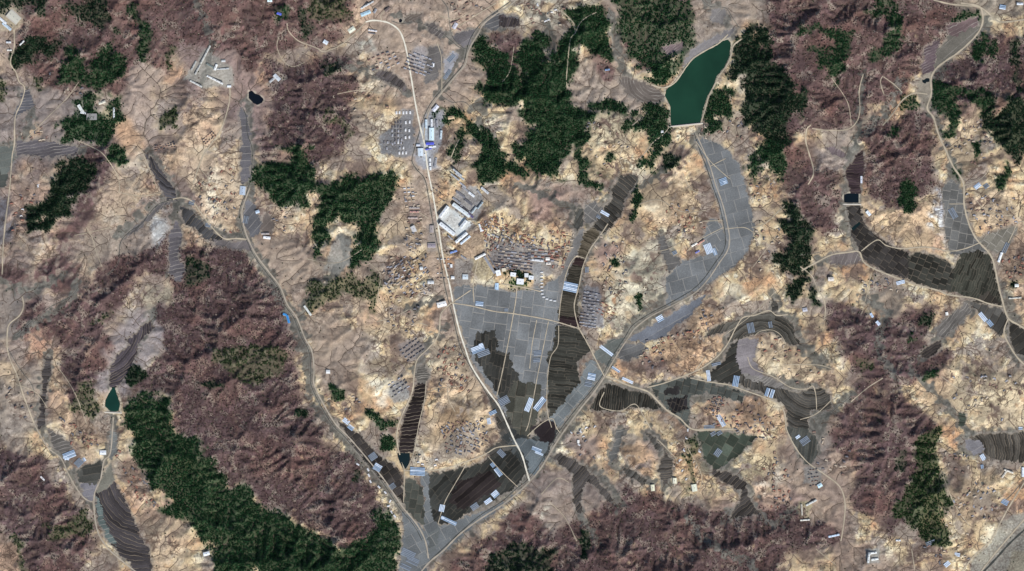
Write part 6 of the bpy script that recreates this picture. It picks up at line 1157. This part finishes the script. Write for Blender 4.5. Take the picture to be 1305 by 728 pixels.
VIL = [  # polygon, count, angle, spread, kinds, colours, label
 ([(612,285),(640,272),(650,300),(690,300),(700,315),(640,318),(622,322)], 60, -20, 25, (0,1), 'bgrlc', 'farmstead scattered on the upper side of the town'),
 ([(690,292),(735,298),(738,330),(710,345),(700,345),(700,300)], 26, -5, 20, (0,1), 'brgc', 'farmstead at the eastern edge of the town'),
 ([(500,325),(545,325),(548,375),(500,385),(485,350)], 42, 30, 30, (0,2), 'gblc', 'farmstead in the loose village west of the main road'),
 ([(495,375),(530,370),(545,410),(520,425),(485,410)], 22, 20, 40, (0,), 'gbc', 'farmstead south of the loose village west of the road'),
 ([(515,240),(535,240),(538,320),(518,318)], 14, 5, 20, (0,2), 'gbc', 'farmstead in the thin line of farms west of the main road'),
 ([(555,440),(590,440),(600,500),(560,500)], 22, 60, 30, (0,), 'bgr', 'farmstead on the tan slope beside the lower main road'),
 ([(560,540),(615,535),(625,560),(600,580),(570,580)], 44, -30, 30, (0,1), 'gdbl', 'farmstead in the cluster north of the long dark paddies'),
 ([(530,575),(560,585),(555,598),(530,592)], 8, 10, 15, (0,), 'wc', 'pale farmstead beside the field pond'),
 ([(820,425),(895,395),(915,400),(905,430),(860,440),(840,470),(815,470)], 42, 25, 45, (0,), 'bgcr', 'farmstead on the orange hills south of the diagonal road'),
 ([(905,505),(940,510),(985,535),(995,560),(940,560),(910,545)], 52, 15, 50, (0,1), 'gbdr', 'farmstead in the orange village below the farm road'),
 ([(845,255),(880,265),(900,290),(895,305),(860,300),(845,285)], 20, 30, 50, (0,), 'bgrc', 'farmstead north of the valley barracks'),
 ([(765,300),(800,310),(800,400),(770,370)], 32, -25, 40, (0,), 'bgc', 'farmstead on the hill east of the narrow paddy strip'),
 ([(1232,245),(1290,245),(1300,285),(1260,300),(1240,285)], 34, 20, 60, (0,), 'dgbl', 'farmstead with a dark yard wall in the eastern village'),
 ([(1278,330),(1305,320),(1305,355),(1285,355)], 14, 0, 50, (0,), 'gbr', 'farmstead near the hedged house on the right edge'),
 ([(1208,140),(1255,140),(1280,190),(1240,215),(1225,190),(1205,200)], 34, 30, 50, (0,), 'gbcd', 'farmstead on the tan tongue between the right edge pines'),
 ([(1085,350),(1140,358),(1145,375),(1100,372)], 14, -20, 50, (0,), 'bgc', 'farmstead below the eastern paddy road'),
 ([(1240,610),(1275,625),(1270,665),(1225,660),(1215,640)], 36, 35, 30, (0,1), 'gblc', 'farmstead in the village between the olive wood and the trunk road'),
 ([(1195,575),(1235,580),(1240,600),(1205,610)], 14, 0, 50, (0,), 'gbc', 'farmstead just east of the long olive wood'),
 ([(1200,480),(1300,480),(1300,530),(1255,545),(1215,525)], 26, 20, 60, (0,), 'bgcl', 'farmstead on the cream hills above the curved terraces'),
 ([(725,545),(760,540),(765,585),(735,580)], 14, 40, 40, (0,), 'gbw', 'farmstead around the mauve hillock south of the junction'),
 ([(855,545),(890,550),(900,590),(885,630),(860,620)], 16, 70, 40, (0,), 'bcw', 'farmstead on the eroded slope west of the olive field'),
 ([(980,565),(1005,600),(1010,640),(985,650),(970,600)], 24, -30, 40, (0,), 'bgr', 'farmstead on the rust coloured slope at the lower right'),
 ([(15,225),(55,235),(40,260),(20,300),(12,300)], 16, 5, 30, (0,), 'gbwr', 'farmstead in the line of farms on the left edge'),
 ([(255,215),(300,215),(305,300),(275,300),(250,260)], 40, 60, 30, (0,), 'bgrc', 'farmstead in the cream village between the two western brooks'),
 ([(335,265),(365,262),(370,300),(345,295)], 10, 20, 30, (0,), 'gbc', 'farmstead east of the village stream'),
 ([(70,530),(115,545),(125,570),(90,568)], 20, -20, 30, (0,), 'bgr', 'farmstead in the hamlet above the lower left greenhouses'),
 ([(145,570),(165,585),(190,620),(205,650),(175,640),(155,600)], 24, -40, 30, (0,), 'gbr', 'farmstead on the rust slope beside the largest pine forest'),
 ([(745,150),(820,180),(805,200),(765,235),(748,180)], 22, 30, 50, (0,), 'cbg', 'farmstead on the cream hill south of the pine belt'),
 ([(895,140),(945,150),(950,180),(915,170),(890,180)], 16, 60, 40, (0,), 'cbg', 'farmstead on the cream slope east of the dam'),
 ([(560,0),(640,0),(625,22),(580,28)], 16, 20, 20, (0,1), 'bcg', 'farmstead along the top edge by the brook'),
 ([(665,2),(760,8),(700,40),(670,25)], 20, 20, 40, (0,), 'cwb', 'farmstead in the pale hills at the top centre'),
 ([(960,430),(1000,432),(1045,465),(1050,490),(1000,490),(960,460)], 22, 20, 50, (0,), 'cbr', 'farmstead on the cream hill ringed by terraces'),
 ([(930,245),(990,225),(985,260),(940,290)], 14, 30, 50, (0,), 'bcg', 'farmstead on the slope east of the grey valley'),
 ([(950,285),(998,285),(1000,345),(965,350)], 14, -20, 50, (0,), 'cbg', 'farmstead west of the tall pine wood'),
 ([(820,600),(600,600)], 0, 0, 0, (0,), 'b', ''),
 ([(1020,540),(1095,575),(1080,610),(1040,600)], 16, 0, 40, (0,), 'bgc', 'farmstead beside the winding lane at the lower right'),
 ([(1165,640),(1240,680),(1240,720),(1180,720)], 20, 10, 40, (0,), 'gcb', 'farmstead at the foot of the olive wood'),
 ([(5,470),(45,490),(40,540),(5,520)], 14, 20, 40, (0,), 'bgc', 'farmstead on the left edge below the orange hill'),
 ([(55,90),(110,108),(105,125),(60,122)], 8, 10, 40, (0,), 'bcg', 'farmstead below the top left pines'),
 ([(25,165),(60,160),(62,182),(30,182)], 10, 10, 30, (0,), 'cbg', 'farmstead in the small orange patch on the left'),
 ([(415,160),(500,150),(490,120),(420,110)], 10, 20, 50, (0,), 'cb', 'farmstead in the pale scrub west of the housing grid'),
 ([(400,480),(420,500),(470,510),(440,530),(425,520)], 10, 20, 50, (0,), 'cbg', 'farmstead beside the curved grove'),
]
cnt = []
for pts, n, ang, spr, kinds, cs, lab in VIL:
    if n == 0: continue
    n = int(n*(1.7 if 'town' in lab or 'main road' in lab or 'long dark' in lab else 1.0))
    r = random.Random(len(lab)*31+n); P = np.array(pts, float); M = raster(pts); tries = 0; done = []
    while len(done) < n and tries < n*30:
        tries += 1; x, y = r.uniform(P[:, 0].min(), P[:, 0].max()), r.uniform(P[:, 1].min(), P[:, 1].max())
        if samp(M.astype(float), x, y) < .5 or samp(flat, x, y) > .2 or samp(rd, x, y) < 1.3 or samp(used, x, y) > .4 or any((x-a)**2+(y-b)**2 < 15 for a, b in done): continue
        done.append((x, y)); cnt.append((r.random(), x, y, ang+r.choice((0, 0, 90))+r.uniform(-spr, spr)*.6, r.choice(kinds), r.choice(cs), lab, r.uniform(.75, 1.0)))
RK = {}; cnt.sort(key=lambda t: t[2]); new = []
for c_ in cnt: k_ = (c_[6], c_[5]); RK[k_] = RK.get(k_, 0)+1; new.append(c_+(('%s roofed %s, %s from top' % (RC[c_[5]], c_[6].replace('pale ', '').replace(' with a dark yard wall', '').replace('scattered ', ''), ordw(RK[k_]))),))
cnt = sorted(new, key=lambda t: -t[7])
for _, x, y, a, k, c, lab, s_, l2 in cnt: put_house(x, y, a, k, c, 'farmstead', l2, 'farmstead', lab, s_)
QUEUE.sort(key=lambda t: -t[9]*(1.5 if t[3] in (0, 2) else 1))
for a_ in QUEUE: place_house(*a_)
for nm, many, lab in (('farmstead', 'farmsteads', 'all the smaller farmsteads sprinkled through the villages'), ('row_house', 'row_houses', 'all the smallest houses filling the tight rows of the town and housing blocks')):
    VV = []; FF = []; MM = []; mats = [HW, YW]+[bm_mat(RF[c]) for c in 'gdbwcrl']; n0 = 0
    for px, py, ang, kind, c, s_, n_ in stuffV:
        if n_ != nm: continue
        a = house_mesh(kind); t = math.radians(ang); z = float(samp(Z, px, py))+.3
        VV += [(X(px)+s_*(x*math.cos(t)-y*math.sin(t)), Y(py)+s_*(x*math.sin(t)+y*math.cos(t)), z+q_) for x, y, q_ in a.v]; FF += [tuple(i+n0 for i in f) for f in a.f]; MM += [(0, 2+'gdbwcrl'.index(c), 1)[m_] for m_ in a.m]; n0 = len(VV)
    if VV: A = Acc(); A.v = VV; A.f = FF; A.m = MM; tag(A.obj(many, mats), lab, many.replace('_', ' '), kind='stuff')
# ---------------- dams ----------------
def dam(p, q_, wd, hgt, lvl, lab, side=1, name='dam'):
    P, Q = np.array(p, float), np.array(q_, float); T = (Q-P)/np.linalg.norm(Q-P); Nn = np.array((-T[1], T[0]))*side; o = bpy.data.objects.new(name, None); C.objects.link(o); mid = (P+Q)/2
    o.location = (X(mid[0]), Y(mid[1]), 0); tag(o, lab, 'dam')
    def prism(nm, prof, m):
        V_ = []; 
        for E_ in (P, Q):
            for d, z in prof: w_ = E_+Nn*d-mid; V_.append((w_[0]*S, -w_[1]*S, z))
        n = len(prof); F_ = [(i, (i+1) % n, n+(i+1) % n, n+i) for i in range(n)]+[tuple(range(n)), tuple(range(2*n-1, n-1, -1))]; A = Acc(); A.v = V_; A.f = F_; A.m = [0]*len(F_); A.obj(nm, [m], o)
    prism('embankment', [(-1.6, lvl-4), (-.7, lvl+hgt), (.9, lvl+hgt), (wd, lvl-hgt*1.2-4), (0, lvl-30)], bm_mat((192,180,160)))
    prism('crest_road', [(-.5, lvl+hgt+.003), (.7, lvl+hgt+.003), (.7, lvl+hgt+.5), (-.5, lvl+hgt+.5)], bm_mat((206,200,188)))
    prism('stone_facing', [(-2.1, lvl-3), (-.72, lvl+hgt+.1), (-.62, lvl+hgt+.1), (-1.7, lvl-3)], bm_mat((92,96,100)))
dam((852,161.5), (896,157.0), 7, 4, LVL['reservoir'], 'broad earth dam with a pale crest at the south end of the reservoir')
dam((131,525.5), (155,526.5), 4, 3, LVL['valley_reservoir'], 'short pale dam below the small green reservoir in the west')
dam((1074,260.5), (1098,260.5), 2.5, 2.5, LVL['dammed_pond'], 'small straight dam under the black dammed pond')

for o in bpy.data.objects:
    if o.get('label') and len(o['label'].split()) > 16:
        l_ = o['label'].replace(' the ', ' '); o['label'] = l_ if len(l_.split()) <= 16 else ' '.join(l_.replace(' a ', ' ').split()[:16])
        if len(l_.split()) > 16: print('LONG', l_)
